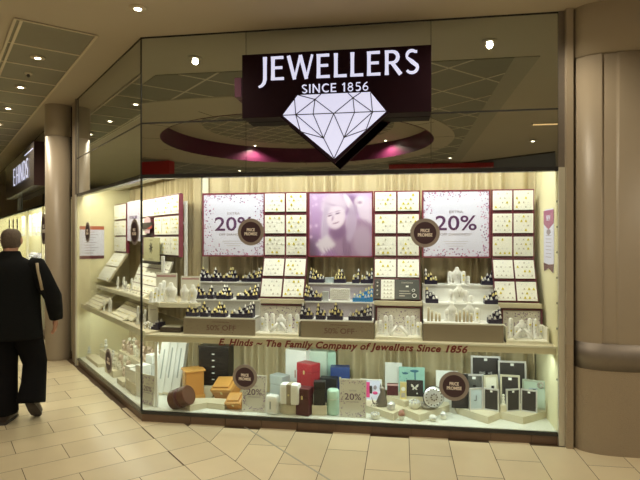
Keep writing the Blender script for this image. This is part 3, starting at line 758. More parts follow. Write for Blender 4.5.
# portrait poster
xa, xb = xA[1]+.006, xB[0]-.006; w = xb-xa; h = .615
t = thing('portrait_poster', 'framed purple portrait poster of a smiling person with long fair hair', 'poster', ((xa+xb)/2, .55, 1.44)); poster_frame(t, w, h)
def sm(d, s): return 1/(1+math.exp(max(-40, min(40, d/s))))
def ell(u, v, cx, cy, rx, ry, rot=0, s=.08):
    c, sn = math.cos(rot), math.sin(rot); dx, dy = u-cx, v-cy
    return sm(math.hypot((dx*c+dy*sn)/rx, (-dx*sn+dy*c)/ry)-1, s)
def mixc(a, b, k): return tuple(a[i]+(b[i]-a[i])*k for i in range(3))
random.seed(5)
bok = [(random.random()*.35, random.random(), random.uniform(.01, .03)) for _ in range(22)]
def paint(u, v):     # u right, v up, 0..1 ; values are display-referred, turned linear at the end
    c = mixc((.70, .56, .77), (.82, .73, .89), v); c = mixc(c, (.45, .38, .47), .9*sm(v-.28, .06)*sm(u-.14, .05))
    for bx, by, br in bok: c = mixc(c, (.92, .84, .95), .7*ell(u, v, bx, by, br, br, 0, .3))
    c = mixc(c, (.62, .50, .68), .9*ell(u, v, .66, .80, .20, .16, -.5))
    c = mixc(c, (.88, .83, .92), .95*ell(u, v, .93, .72, .16, .26, .5))
    c = mixc(c, (.90, .86, .93), .95*ell(u, v, .80, .86, .08, .08, 0)); c = mixc(c, (.62, .50, .66), .7*ell(u, v, .81, .845, .03, .02, 0, .3))
    c = mixc(c, (.95, .92, .97), .9*ell(u, v, .63, .85, .05, .15, .5))
    c = mixc(c, (.68, .58, .70), .95*ell(u, v, .72, .25, .40, .34, 0, .05))
    c = mixc(c, (.76, .69, .79), .8*ell(u, v, .86, .22, .15, .26, .1))
    c = mixc(c, (.58, .47, .60), .7*ell(u, v, .60, .12, .07, .2, .1))
    c = mixc(c, (.86, .81, .90), .97*ell(u, v, .40, .80, .21, .20, 0))                       # crown of fair hair
    for k in range(4): c = mixc(c, (.74, .66, .80), .4*ell(u, v, .42, .80, .17-.035*k, .008, -.35+.1*k, .6))
    c = mixc(c, (.80, .74, .85), .95*ell(u, v, .67, .52, .085, .30, -.12)); c = mixc(c, (.82, .77, .88), .95*ell(u, v, .255, .50, .065, .30, -.08))
    for k in range(5): c = mixc(c, (.66, .57, .71), .5*ell(u, v, .62+.026*k, .50, .006, .27, -.12, .5)); c = mixc(c, (.70, .62, .76), .4*ell(u, v, .225+.02*k, .48, .005, .25, -.08, .5))
    c = mixc(c, (.58, .46, .62), .9*ell(u, v, .46, .39, .13, .13, 0, .12))                   # neck in shade
    c = mixc(c, (.91, .86, .94), .98*ell(u, v, .43, .61, .145, .19, -.28, .06))              # face, tipped down to the left
    for ex, ey in ((.33, .64), (.455, .675)): c = mixc(c, (.46, .36, .52), .85*ell(u, v, ex, ey, .035, .010, .25, .2)); c = mixc(c, (.66, .56, .72), .7*ell(u, v, ex, ey+.035, .04, .007, .28, .3))
    c = mixc(c, (.70, .60, .75), .8*ell(u, v, .375, .595, .014, .035, -.25, .3)); c = mixc(c, (.55, .40, .58), .85*ell(u, v, .425, .525, .045, .012, .30, .2)); c = mixc(c, (.97, .95, .98), .8*ell(u, v, .425, .532, .03, .006, .30, .2))
    c = mixc(c, (.88, .85, .91), .95*sm(abs((u-.26)*.8+(v-.18)*.6)-.13, .012)*sm(abs(-(u-.26)*.6+(v-.18)*.8)-.11, .012))   # pale cup
    for k in range(4): c = mixc(c, (.62, .53, .66), .8*ell(u, v, .27+.05*k, .06, .008, .07, .5, .2))
    return tuple(max(0, min(1, x))**2.9 for x in c)
NG = 84; vs = []; fs = []; W2 = w-.028; H2 = h-.028
for j in range(NG+1):
    for i in range(NG+1): vs.append((-W2/2+W2*i/NG, 0, .014+H2*j/NG))
for j in range(NG):
    for i in range(NG): a = j*(NG+1)+i; fs.append((a, a+1, a+NG+2, a+NG+1))
pm = MB().add(vs, fs); o = part('print_sheet', pm, attr_mat('portrait_print', 'ink'), t)
ca = o.data.color_attributes.new('ink', 'FLOAT_COLOR', 'POINT')
for i in range(len(vs)): ca.data[i].color = (*paint((i % (NG+1))/NG, (i//(NG+1))/NG), 1)
random.seed(11)

# ================================================================= STEP UNITS WITH RING DISPLAYS
def steps(xa, xb, label, ris, txt, fz):
    t = thing('step_unit', label, 'display steps', ((xa+xb)/2, 0, .76)); w = xb-xa
    m = MB(); m.box(-w/2, w/2, .48, .63, .0, .44, 0); m.box(-w/2, w/2, .32, .48, .0, .29, 0); m.box(-w/2, w/2, .15, .32, 0, .15, 0); part('risers', m, ris, t)
    m = MB(); m.box(-w/2, w/2, .474, .63, .432, .444); m.box(-w/2, w/2, .314, .48, .282, .294); m.box(-w/2, w/2, .138, .32, .142, .154)
    part('treads', m, M_white, t)
    part('front_panel', MB().box(-w/2-.01, w/2+.01, .135, .15, 0, .142, b=.002), M_taupe, t)
    if txt:
        text('50% OFF', .048, M_taut, t, (.02, .1335, .04), width=w*.42, depth=.001)
        m = MB(); 
        for k in range(14): x = random.uniform(-w/2, w/2); z = random.uniform(.015, .13); m.box(x, x+.006, .1335, .136, z, z+.006)
        m.box(-.06, .09, .134, .136, .112, .116)
        part('print_dots', m, M_taut, t)
M_glp = mat('glitter_mauve', (.42, .38, .42), .5, noise=.45, nscale=260)
x1 = (P(185, 319, .15)[0], P(259, 319, .3)[0]); x2 = (P(302, 319, .15)[0], P(373, 319, .15)[0]-.0); x3 = (P(424, 323, .15)[0], P(502, 323, .15)[0])
steps(*x1, 'three-step grey display unit under the left discount poster', M_glit, True, 0)
steps(*x2, 'three-step display unit under the portrait poster', M_glp, True, 0)
steps(*x3, 'three-step white display unit under the right discount poster', M_white, False, 0)
_rc = {}
def ringpeg(m, key):
    if key not in _rc:
        q = MB().lathe([(.0115, 0), (.011, .008), (.005, .022), (.002, .027)], 8, 0, smooth=False); _rc[key] = q.mesh('ring', m)
    return _rc[key]
def ring_display(px0, px1, tier, shape, label, blk=None, golds=.6):
    y = {1: .53, 2: .37, 3: .20}[tier]; z = {1: 1.204, 2: 1.054, 3: .914}[tier]
    xa = P(px0, 300, y)[0]; xb = P(px1, 300, y)[0]; w = xb-xa
    t = thing('ring_display', label, 'ring display', ((xa+xb)/2, y, z), group='stepped blocks of rings')
    n = max(2, round(w/.024)); m = MB(); cw_ = w/n; pos = []
    for i in range(n):
        u = (i+.5)/n
        hgt = {'L': 1-u, 'R': u, 'M': 1-abs(2*u-1), 'S': .45+.55*u*0+.0}[shape]
        for r in range(3):
            hh = .034+max(0, hgt*.085-.024*r*(.5+hgt)); x = -w/2+cw_*i; yy = -.055+.028*(2-r) if False else .04-.03*r
            m.box(x, x+cw_, yy-.03, yy, 0, hh)
            if (i+r) % 2 == 0 or hgt > .7: pos.append((x+cw_/2, yy-.015, hh))
    part('block', m, blk or M_navy, t)
    for p in pos:
        q = ringpeg(M_gold, 'g') if random.random() < golds else ringpeg(M_silv, 's')
        link('ring', q, t, p)
B = 'below the left poster'; B2 = 'below the portrait'; B3 = 'below the right poster'
for (a, b, tr, sh, w_, bay, g) in (
    (201, 212, 1, 'L', 'top step, first from its left end', B, .1), (213.5, 221, 1, 'L', 'top step, small second block', B, .1), (224, 238, 1, 'M', 'top step, third peaked block', B, .5), (243, 262, 1, 'R', 'top step, long block at its right end', B, .4),
    (196, 206, 2, 'L', 'middle step, first from its left end', B, .7), (209, 215, 2, 'L', 'middle step, small second block', B, .6), (218, 232, 2, 'M', 'middle step, third peaked block', B, .6), (238, 258.5, 2, 'R', 'middle step, long block at its right end', B, .6),
    (188, 199, 3, 'L', 'lowest step, first from its left end', B, .7), (202, 209.5, 3, 'L', 'lowest step, small second block', B, .8), (212.5, 227, 3, 'M', 'lowest step, third peaked block', B, .8), (232, 254, 3, 'R', 'lowest step, long block at its right end', B, .5),
    (309.5, 324.5, 1, 'L', 'top step, block falling from its left end', B2, .7), (334.5, 346, 1, 'M', 'top step, peaked middle block', B2, .8), (352.5, 359.5, 1, 'R', 'top step, small third block', B2, .5), (361, 373, 1, 'R', 'top step, block at its right end', B2, .3),
    (305, 322, 2, 'L', 'middle step, block falling from its left end', B2, .7),
    (301, 313, 3, 'L', 'lowest step, block falling from its left end', B2, .5), (316.5, 325.5, 3, 'L', 'lowest step, small second block', B2, .6), (328, 343, 3, 'M', 'lowest step, peaked middle block', B2, .9), (349, 372, 3, 'R', 'lowest step, long block at its right end', B2, .2),
    (424.5, 437, 1, 'L', 'top step, block at its left end', B3, .5), (481, 494.5, 1, 'R', 'top step, block at its right end', B3, .3),
    (425.5, 438, 2, 'L', 'middle step, block at its left end', B3, .1), (484, 497, 2, 'R', 'middle step, block at its right end', B3, .5),
    (487.5, 501, 3, 'R', 'lowest step, block at its right end', B3, .2)):
    ring_display(a, b, tr, sh, 'navy block of rings %s, %s' % (bay, w_), None, g)
ring_display(353, 373, 2, 'R', 'bright blue stepped block of rings on the middle step under the portrait poster', M_blue, .6)
def simple_box(name, px0, px1, tier, h, m, label, cat, d=.03):
    y = {1: .52, 2: .36, 3: .20}[tier]; z = {1: 1.204, 2: 1.054, 3: .914}[tier]
    xa = P(px0, 300, y)[0]; xb = P(px1, 300, y)[0]
    o = MB().box(-(xb-xa)/2, (xb-xa)/2, -d/2, d/2, 0, h, b=.003).build(name, m, None, ((xa+xb)/2, y, z)); return tag(o, label, cat)
simple_box('display_block', 325.2, 333.8, 1, .05, mat('ice_block', (.50, .60, .64), .4, noise=.05), 'pale blue block between ring displays on the top step under the portrait poster', 'block')
simple_box('display_block', 322.6, 328.5, 2, .085, mat('grey_block', (.45, .48, .50), .4, noise=.05), 'grey block beside the sparkling panel on the middle step under the portrait poster', 'block')
y = .34; xa = P(330, 300, y)[0]; xb = P(350, 300, y)[0]
t = thing('diamond_display', 'white panel of tiny diamonds on the middle step below the portrait', 'display panel', ((xa+xb)/2, y, 1.054))
part('panel', MB().box(-(xb-xa)/2, (xb-xa)/2, 0, .01, 0, .115, b=.002), M_white, t)
mm = MB()
for r in range(5):
    for c in range(9): mm.ball((-(xb-xa)/2+.014+c*.019+(r % 2)*.006, -.001, .035+r*.016), .005, 0, 6)
part('diamonds', mm, M_silv, t); part('caption', MB().box(-.07, .07, -.001, 0, .012, .017), M_txtg, t)

# ---- white busts and stands
def bust_mesh(w, h):
    m = MB(); n = 14
    prof = [(.5, 0), (.5, .06), (.30, .10), (.38, .30), (.50, .55), (.46, .70), (.26, .80), (.19, .88), (.17, .96), (.10, 1)]
    rings = [((0, 0, z*h), r*w, r*w*.42, (0, 0, 1)) for r, z in prof]
    m.loft(rings, n); return m.mesh('bust', M_white)
def necklace(t, w, h, m):
    path = [(w*.20*math.cos(a), -w*.22-.004, h*.80-(1-abs(math.cos(a)))*h*.38) for a in [PI*i/10 for i in range(11)]]
    part('necklace', MB().tube(path, .0016, 5), m, t); part('pendant', MB().ball((0, -w*.24-.004, h*.40), .007, 0, 8), m, t)
def bust(x, y, z, w, h, label, frame=0, jew=None, dark=False):
    loc = (x, y, z) if not frame else RW(x, y, z)
    t = thing('necklace_bust', label, 'necklace stand', loc, RA if frame else 0, 'white necklace busts')
    link('bust', bust_mesh(w, h), t); necklace(t, w, h, jew or M_silv); return t
def stand_(x, y, z, w, h, label, frame=0, jew=2, lean=0., m=None, rz=0):
    loc = (x, y, z) if not frame else RW(x, y, z)
    t = thing('jewellery_stand', label, 'jewellery stand', loc, (RA if frame else 0)+rz, 'narrow white jewellery stands')
    mm = MB(); mm.loft([((0, 0, 0), w*.6, w*.5, (0, 0, 1)), ((0, 0, .006), w*.6, w*.5, (0, 0, 1)), ((0, 0, .01), w*.4, w*.25, (0, 0, 1)), ((lean*.5, 0, h*.6), w*.46, w*.25, (0, 0, 1)), ((lean, 0, h*.93), w*.40, w*.22, (0, 0, 1)), ((lean, 0, h), w*.2, w*.12, (0, 0, 1))], 10)
    part('stand', mm, m or M_white, t)
    for k in range(jew): part('bracelet' if jew > 2 else 'earring', MB().ball((lean*(.3+.3*k), -w*.3, h*(.35+.5*k/max(1, jew))), .0075, 0, 8), random.choice((M_yell, M_silv, M_silv)), t)
    return t
def onstep(px, tier): y = {1: .53, 2: .37, 3: .22}[tier]; z = {1: 1.204, 2: 1.054, 3: .914}[tier]; return P(px, 300, y)[0], y, z
b3 = 'below the right poster'
x, y, z = onstep(450, 1); stand_(x, y, z, .05, .115, 'white stand left of the bust on the top step '+b3, 0, 2)
x, y, z = onstep(457, 1); bust(x, y, z, .09, .155, 'white necklace bust on the top step '+b3)
x, y, z = onstep(463, 1); stand_(x, y-.03, z, .045, .12, 'white stand with gold right of the bust on the top step '+b3, 0, 3)
x, y, z = onstep(468, 1); stand_(x, y, z, .04, .075, 'shortest white stand on the top step '+b3, 0, 1)
x, y, z = onstep(451, 2); stand_(x, y, z, .05, .115, 'white stand left of the bust on the middle step '+b3, 0, 3)
x, y, z = onstep(459, 2); bust(x, y, z, .10, .16, 'white necklace bust with dark pendant on the middle step '+b3, jew=M_dim)
x, y, z = onstep(466, 2); stand_(x, y, z, .045, .11, 'white stand with gold on the middle step '+b3, 0, 2)
x, y, z = onstep(471, 2); stand_(x, y, z, .04, .07, 'shortest white stand on the middle step '+b3, 0, 1)
x, y, z = onstep(447, 3); stand_(x, y+.02, z, .045, .10, 'white stand left of the busts on the lowest step '+b3, 0, 2)
x, y, z = onstep(452, 3); bust(x, y+.03, z, .09, .155, 'white necklace bust, left of two on the lowest step '+b3)
x, y, z = onstep(470, 3); bust(x, y+.05, z, .09, .155, 'white necklace bust, right of two on the lowest step '+b3)
x, y, z = onstep(477, 3); stand_(x, y, z, .05, .12, 'white stand with gold earring on the lowest step '+b3, 0, 2)
def posts(pxs, hs, label):
    x, y, z = onstep(pxs[0], 3); t = thing('ring_post_group', label, 'ring stand', (x, y, z))
    for p, h in zip(pxs, hs):
        xx = P(p, 300, y)[0]-x
        pp = part('ring_post', MB().lathe([(.010, 0), (.010, h*.55), (.0085, h)], 10), mat('post_beige', (.45, .38, .24), .6, noise=.1), t, (xx, 0, 0))
        part('ring', MB().ball((0, 0, h+.008), .012, 0, 8, 1, .6, 1), M_offw, pp)
posts((428.5, 432, 436, 439.5), (.10, .075, .06, .05), 'falling row of four beige ring posts on the lowest step under the right discount poster')
posts((456.5, 460, 464, 467.5, 471.5), (.055, .075, .09, .075, .055), 'arched row of five beige ring posts on the lowest step under the right discount poster')

# ---- bracelet boxes below the racks
def bracelet_box(xa, xb, label, desc, kinds):
    w = xb-xa; t = thing('display_box', label, 'display box', ((xa+xb)/2, .26, .76)); h = .255
    m = MB(); m.box(-w/2, w/2, .12, .14, 0, h, 0); m.box(-w/2, -w/2+.012, -.10, .12, 0, h*.5, 1); m.box(w/2-.012, w/2, -.10, .12, 0, h*.5, 1); m.box(-w/2, w/2, -.12, .12, 0, .022, 1)
    m.box(-w/2, -w/2+.010, .08, .12, h*.5, h, 2); m.box(w/2-.010, w/2, .08, .12, h*.5, h, 2); m.box(-w/2, w/2, .10, .12, h-.012, h, 2)
    part('case', m, [mat('case_grey', (.5, .48, .42), .6, noise=.08), M_offw, M_mar], t)
    m = MB(); m.box(-w/2+.012, w/2-.012, .112, .12, .022, h-.02, 0)
    for k in range(150):
        x = random.uniform(-w/2+.02, w/2-.02); z = random.uniform(.03, h-.03); s = random.uniform(.002, .0045); m.box(x-s, x+s, .1105, .112, z-s, z+s, random.choice((1, 2)))
    part('dotted_back', m, [mat('dotted_card', (.80, .77, .72), .6, noise=.04), M_conf2, M_txtg], t)
    n = 0
    for k, (u, typ, hh) in enumerate(kinds):
        x = (xa+xb)/2+u*w/2; z = .782
        if typ == 'b': bust(x, .29, z, .095, hh, 'white necklace bust inside the display box '+desc)
        elif typ == 'n':
            c = thing('bracelet_arch', 'white arched bracelet holder inside the display box '+desc, 'bracelet stand', (x, .22, z))
            part('arch', MB().tube([(-.075, -.03, .01), (-.04, 0, .05), (-.02, .01, .08), (.02, .01, .08), (.04, 0, .05), (.075, -.03, .01)], [.012, .014, .012, .012, .014, .012], 8), M_white, c)
            part('bracelet', MB().tube([(-.03, -.014, .03), (0, -.01, .02), (.03, -.014, .03)], .003, 6), M_silv, c)
        else:
            n += 1; stand_(x, .27+.015*(n % 2), z, .042, hh, 'slim white stand, %s inside the box %s' % (('leftmost', 'second from left', 'third from left', 'fourth from left', 'fifth from left', 'sixth from left', 'seventh from left')[n-1], desc), 0, 3)
bracelet_box(P(254, 330, .2)[0], P(300, 330, .2)[0], 'open cream display box of bracelets below the rack left of the portrait', 'below the rack left of the portrait', ((-.74, 's', .12), (-.55, 's', .16), (-.28, 's', .16), (.08, 'b', .15), (.08, 'n', 0), (.5, 's', .16), (.8, 's', .16)))
bracelet_box(P(375, 330, .2)[0], P(422, 330, .2)[0], 'open cream display box of bracelets below the rack right of the portrait', 'below the rack right of the portrait', ((-.78, 's', .12), (-.55, 's', .165), (-.33, 's', .165), (.02, 'n', 0), (.4, 's', .165), (.62, 's', .165), (.84, 's', .11)))
bracelet_box(P(505, 330, .2)[0], SX1-.03, 'open cream display box of bracelets below the rack by the right wall', 'by the right wall', ((-.62, 's', .165), (-.36, 's', .10), (-.1, 'b', .15), (-.1, 'n', 0), (.3, 's', .165), (.55, 's', .165), (.82, 's', .11)))

# ================================================================= ANGLED SIDE DISPLAY
def RM(s, d, z, rx=0, rz=0): return Matrix.Translation(RW(s, d, z)) @ Euler((0, 0, RA+rz)).to_matrix().to_4x4() @ Euler((rx, 0, 0)).to_matrix().to_4x4()
DB = .45; ZT = 2.05
s1a, s1b = Q(113.5, 230, DB)[0], Q(127, 230, DB)[0]; s1a = max(s1a, LC+.03)
s3a, s3b, s4b = Q(140.5, 230, DB)[0], Q(155, 230, DB)[0], Q(180, 230, DB)[0]
def rrack(label, sa, sb, rows, cols, slope_rows, side=False):
    w = sb-sa; tl = math.radians(34); L = .205*slope_rows; z3 = ZT-rows*.205
    t = thing('display_rack', label, 'rack', M=RM((sa+sb)/2, DB, 1.02))
    m = MB(); m.box(-w/2, w/2, .014, .03, z3-1.02, ZT-1.02, 0)
    for r in range(rows+1): m.box(-w/2, w/2, 0, .02, z3-1.02+r*.205-.004, z3-1.02+r*.205+.006, 0)
    m.box(w/2-.008, w/2+.006, -.012, .03, z3-1.02, ZT-1.02, 1)
    part('upper_frame', m, [M_mar, M_marl], t)
    if slope_rows:
        yb = -L*math.sin(tl); zb = z3-L*math.cos(tl)
        m = MB(); m.box(-w/2, w/2, .010, .024, 0, L, 0, T(0, yb, zb-1.02, 0, -tl)); part('sloping_frame', m, [M_shelf], t)
    return w, tl, L, z3
def rpads(sa, sb, rows, cols, slope_rows, desc, gold, skip=()):
    w = sb-sa; tl = math.radians(34); z3 = ZT-rows*.205; L = .205*slope_rows; yb = DB-L*math.sin(tl); zb = z3-L*math.cos(tl)
    cn = {1: [''], 2: [' left', ' right'], 3: [' left', ' middle', ' right'], 5: [' first', ' second', ' third', ' fourth', ' fifth']}[cols]
    for r in range(rows+slope_rows):
        for c in range(cols):
            if (r, c) in skip: continue
            s = sa+w*(c+.5)/cols
            if r < rows: M = RM(s, DB-.010, ZT-(r+1)*.205+.015)
            else:
                k = (rows+slope_rows-r-1)*.203+.01; M = RM(s, yb+k*math.sin(tl)-.004, zb+k*math.cos(tl), -tl)
            pad(M @ Matrix.Diagonal((w/cols*.95/PW, 1, 1.06, 1)), 'white earring pad, %s%s, %s' % (rowname[r] if r < 4 else 'bottom row', cn[c], desc), 'earring pads in the angled window', gold if not callable(gold) else gold(r, c))
rrack('sloping rack of earring pads nearest the end wall of the angled window', s1a, s1b, 3, 2, 2)
rpads(s1a, s1b, 3, 2, 2, 'rack nearest the end wall', 1)
rrack('rack of earring pads in the angled window beside the corner', s3a, s4b, 3, 5, 0)
rpads(s3b, s4b, 3, 3, 0, 'angled window rack beside the corner', 4)
wc = s3b-s3a
for r, lb in ((0, 'plain white'),):
    for c in range(2):
        M = RM(s3a+wc*(c+.5)/2, DB-.01, ZT-.205+.015)
        t = thing('earring_pad', 'blank white pad, %s of two beside the purple side poster' % ('left' if c == 0 else 'right'), 'earring display', M=M @ Matrix.Diagonal((wc/2*.95/PW, 1, 1.06, 1)), group='earring pads in the angled window'); link('pad', padm, t)
M = RM(s3a+wc*.25, DB-.01, ZT-.41+.015); t = thing('earring_pad', 'blank white pad beside the dark picture card in the angled window', 'earring display', M=M @ Matrix.Diagonal((wc/2*.95/PW, 1, 1.06, 1)), group='earring pads in the angled window'); link('pad', padm, t)
M = RM(s3a+wc*.6, DB-.022, ZT-.41+.03); t = thing('picture_card', 'pink arched card with a dark and red picture in the angled window', 'card', M=M)
a = wc*.36
part('card', MB().xz([(-a*.45, 0), (a*.45, 0), (a*.45, .10), (a*.6, .13), (a*.45, .17), (0, .185), (-a*.45, .17), (-a*.6, .13), (-a*.45, .10)], 0, .006), mat('pink_card', (.55, .38, .45), .6, noise=.04), t)
part('picture', MB().box(-a, a, -.004, 0, .05, .12, 0).xz([(0, .05), (a, .05), (a, .085)], -.0055, -.004, 1), [M_dark, mat('red_print', (.45, .05, .04), .5, noise=.05)], t)
# emblem card
es, ez = Q(143.5, 261, .40)[0], Q(151, 261, .40)[1]; es2 = Q(159, 261, .40)[0]; ew = es2-es
t = thing('emblem_card', 'olive green card with a dark leaf emblem standing in the angled window', 'card', M=RM((es+es2)/2, .40, ez))
eh = Q(151, 237.5, .40)[1]-ez
part('card', MB().box(-ew/2, ew/2, 0, .01, 0, eh, b=.002), M_ochre, t)
m = MB()
for k in range(8):
    a = k*PI/4+.2; c = (0, eh*.55); r1, r2 = .012, .055
    m.xz([(c[0]+r1*math.cos(a-.5), c[1]+r1*math.sin(a-.5)), (c[0]+r2*math.cos(a-.12), c[1]+r2*math.sin(a-.12)), (c[0]+r2*1.15*math.cos(a), c[1]+r2*1.15*math.sin(a)), (c[0]+r2*math.cos(a+.12), c[1]+r2*math.sin(a+.12)), (c[0]+r1*math.cos(a+.5), c[1]+r1*math.sin(a+.5))], -.0015, 0)
m.xz([(c[0]+.016*math.cos(i*PI/5), c[1]+.016*math.sin(i*PI/5)) for i in range(10)], -.0016, 0)
part('emblem', m, M_dark, t); part('caption', MB().box(-.06, .06, -.001, 0, .02, .024).box(-.05, .05, -.001, 0, eh-.03, eh-.026), M_dark, t)
part('foot', MB().box(-ew/2, ew/2, -.01, .03, -.03, 0), M_dark, t)
# purple side poster
pa, pb = Q(127.3, 240, .44)[0], Q(140, 240, .44)[0]; pz = Q(133, 241, .44)[1]
t = thing('side_poster', 'tall pale lilac poster with small dots in the angled window', 'poster', M=RM((pa+pb)/2, .44, pz)); pw = pb-pa; ph = 2.06-pz
part('poster_board', MB().box(-pw/2, pw/2, 0, .01, 0, ph, b=.002), mat('lilac_card', (.62, .60, .78), .6, noise=.03), t)
m = MB(); confetti(m, pw, ph, 60, 0, .006, y=-.0015)
M_ = [M_conf1]; o = part('print_dots', MB().xz([(0, 0), (.001, 0), (0, .001)], -.001, 0), M_conf1, t)
bpy.data.objects.remove(o)
m2 = MB(); m2.v, m2.f, m2.m, m2.s = [(v[0], v[1], v[2]) for v in m.v], m.f, m.m, m.s; part('print_dots', m2, M_conf1, t)
text('EXTRA 20%', .04, M_txtp, t, (0, -.002, ph*.55), width=pw*.6, depth=.001)
# sloping boards below (above the upper shelf)
s5a, s5b = Q(122, 280, .25)[0], Q(150, 280, .25)[0]
def slopeboard(name, label, sa, sb, d0, z0, L, tl, rows, cols, m, dots=True, cat='display board'):
    w = sb-sa; t = thing(name, label, cat, M=RM((sa+sb)/2, d0, z0, -tl))
    part('board', MB().box(-w/2, w/2, 0, .02, 0, L, b=.003), m, t)
    mm = MB()
    for r in range(rows):
        z = L*(r+.5)/rows
        if dots:
            for c in range(cols): x = -w/2+w*(c+.5)/cols; mm.ball((x, -.002, z), .008, 1 if random.random() < .35 else 0, 6)
        if r: mm.box(-w/2, w/2, -.002, .001, L*r/rows-.003, L*r/rows+.003, 2)
    part('jewellery', mm, [M_dim, M_gold, M_mar], t); return t
slopeboard('jewellery_board', 'steep white jewellery board below the emblem card, touching the corner', s5a, s5b, .335, 1.03, .38, math.radians(22), 4, 7, M_pad)
slopeboard('jewellery_board', 'shallow sloping cream board low on the upper angled shelf', s5a-.02, s5b-.12, .215, 1.025, .12, math.radians(55), 2, 8, M_offw)
zl = .777
slopeboard('jewellery_board', 'sloping cream jewellery board at the far end of the lower angled shelf', -2.46, -1.80, .07, zl+.014, .27, math.radians(50), 3, 9, M_offw)
slopeboard('jewellery_board', 'sloping cream jewellery board in the middle of the lower angled shelf', -1.36, -.70, .12, zl+.014, .30, math.radians(50), 3, 9, M_offw)
slopeboard('jewellery_board', 'low cream tray of rings in front of the sloping board on the lower angled shelf', -1.34, -.80, .055, zl+.01, .07, math.radians(68), 1, 9, M_offw)
for i, (s, d, z, h, wd) in enumerate(((-1.73, .12, zl, .13, .045), (-1.62, .15, zl, .16, .045), (-1.48, .13, zl, .15, .045), (-.62, .16, zl, .17, .05), (-.55, .14, zl, .12, .05), (-.46, .18, zl, .15, .05),
                                      (-1.75, .28, 1.022, .14, .05), (-1.45, .26, 1.022, .16, .05), (-1.3, .24, 1.022, .12, .05), (-1.16, .26, 1.022, .16, .05))):
    stand_(s, d, z, wd, h, 'thin white stand, %s on the %s angled shelf' % (('first', 'second', 'third', 'fourth', 'fifth', 'sixth', 'first', 'second', 'third', 'fourth')[i], 'lower' if i < 6 else 'upper'), 1, 2, .02)
# jewellery heap (uncountable) near the corner on the lower shelf
m = MB()
for k in range(90):
    r = abs(random.gauss(0, .5)); a = random.random()*2*PI; m.ball((.13*r*math.cos(a), .07*r*math.sin(a), max(.006, .045*(1-r))), random.uniform(.006, .012), random.choice((0, 0, 1)), 6)
o = m.build('bracelet_heap', [M_silv, M_offw], None, RW(-.33, .17, zl), RA); tag(o, 'heap of pale sparkling bracelets on the lower shelf by the corner', 'jewellery', kind='stuff')
# corner items on the front part: lower shelf
x, y = .14, .30
t = thing('ring_display', 'black stepped ring stand at the left end of the long shelf', 'ring display', (P(157, 320, .26)[0], .26, .76), -.3)
m = MB()
for k in range(4): m.box(-.05+.025*k, .055, -.05, .05, .02*k, .02*k+.022)
part('block', m, M_navy, t)
for k in range(4):
    for q in (-.03, .02): link('ring', ringpeg(M_silv, 's'), t, (-.04+.025*k, q, .02*k+.022))
t = thing('jewellery_tray', 'dark brown tray with pale jewellery cards at the left end of the long shelf', 'tray', (P(172, 325, .22)[0], .24, .76), 0)
part('tray', MB().box(-.10, .10, -.06, .08, 0, .045, b=.005), mat('tray_brown', (.06, .04, .03), .5, noise=.1), t)
m = MB()
for k in range(5): m.box(-.085+.035*k, -.055+.035*k, -.045, .06, .045, .052, 0)
part('cards', m, M_offw, t)
t = thing('card_screen', 'tall grey card leaning behind the brown tray', 'card', (P(151, 300, .40)[0]+.02, .40, .76)); part('card', MB().box(-.05, .05, 0, .012, 0, .22), M_cardb, t)
part('print_line', MB().box(-.03, .03, -.001, 0, .17, .175), M_txtg, t)
# busts on the short upper shelf
def xf(px, y): return P(px, 290, y)[0]
for i, (px, y, w_, h, lean) in enumerate(((151, .26, .05, .10, .01), (155, .28, .05, .14, .015), (158.5, .30, .05, .18, .02), (162, .33, .05, .20, .02))):
    stand_(xf(px, y), y, 1.02, w_, h, 'white bracelet cone, %s of four rising to the right on the corner shelf' % ('first', 'second', 'third', 'fourth')[i], 0, 2, lean)
bust(xf(171, .30), .30, 1.02, .12, .185, 'largest white bust on the corner shelf before the grey card', jew=M_silv)
bust(xf(184.5, .28), .28, 1.02, .09, .17, 'white bust on the corner shelf, left of two by the ring blocks', jew=M_silv)
bust(xf(193, .28), .28, 1.02, .09, .17, 'white bust on the corner shelf, right of two by the ring blocks', jew=M_gold)
for a, b, y, yt, lb, mt in ((156, 177, .42, 273, 'grey backing card behind the largest white bust', M_cardb), (181, 200, .42, 276, 'grey and pink backing card behind the pair of white busts', M_cardb)):
    xa, xb = P(a, 290, y)[0], P(b, 290, y)[0]; t = thing('backing_card', lb, 'card', ((xa+xb)/2, y, 1.02)); h = P(a, yt, y)[1]-1.02
    part('card', MB().box(-(xb-xa)/2, (xb-xa)/2, 0, .008, 0, h), mt, t); part('printed_band', MB().box(-(xb-xa)/2+.01, (xb-xa)/2-.01, -.001, 0, h*.86, h*.93), mat('pink_band', (.5, .3, .3), .6, noise=.03), t)

# wall notice on the end wall (local: faces +x in the angled frame)
def on_end(py_top, py_bot, d0, d1): pass
def Wd(px):        # depth on the end wall seen at a pixel column
    d = ray(px, 238); ca = ((CAM[0]-CAM[1])*S2, (CAM[0]+CAM[1])*S2); ds, dd = (d[0]-d[1])*S2, (d[0]+d[1])*S2
    tt = (LC-ca[0])/ds; return ca[1]+dd*tt, tt
da, ta = Wd(79.5); dbb, tb = Wd(104)
zt_ = 1.62+(238-226)/F_PX*ta; zb_ = 1.62-(259-238)/F_PX*ta
t = thing('wall_notice', 'white notice with brown header and foot bands on the end wall', 'notice', M=Matrix.Translation(RW(LC+.003, (da+dbb)/2, zb_)) @ Euler((0, 0, RA+PI/2)).to_matrix().to_4x4())
nw = dbb-da; nh = zt_-zb_
part('sheet', MB().box(-nw/2, nw/2, -.004, 0, 0, nh), M_card, t)
m = MB(); m.box(-nw/2, nw/2, -.006, -.004, nh-.045, nh); part('header', m, mat('rust_print', (.50, .14, .08), .6, noise=.04), t)
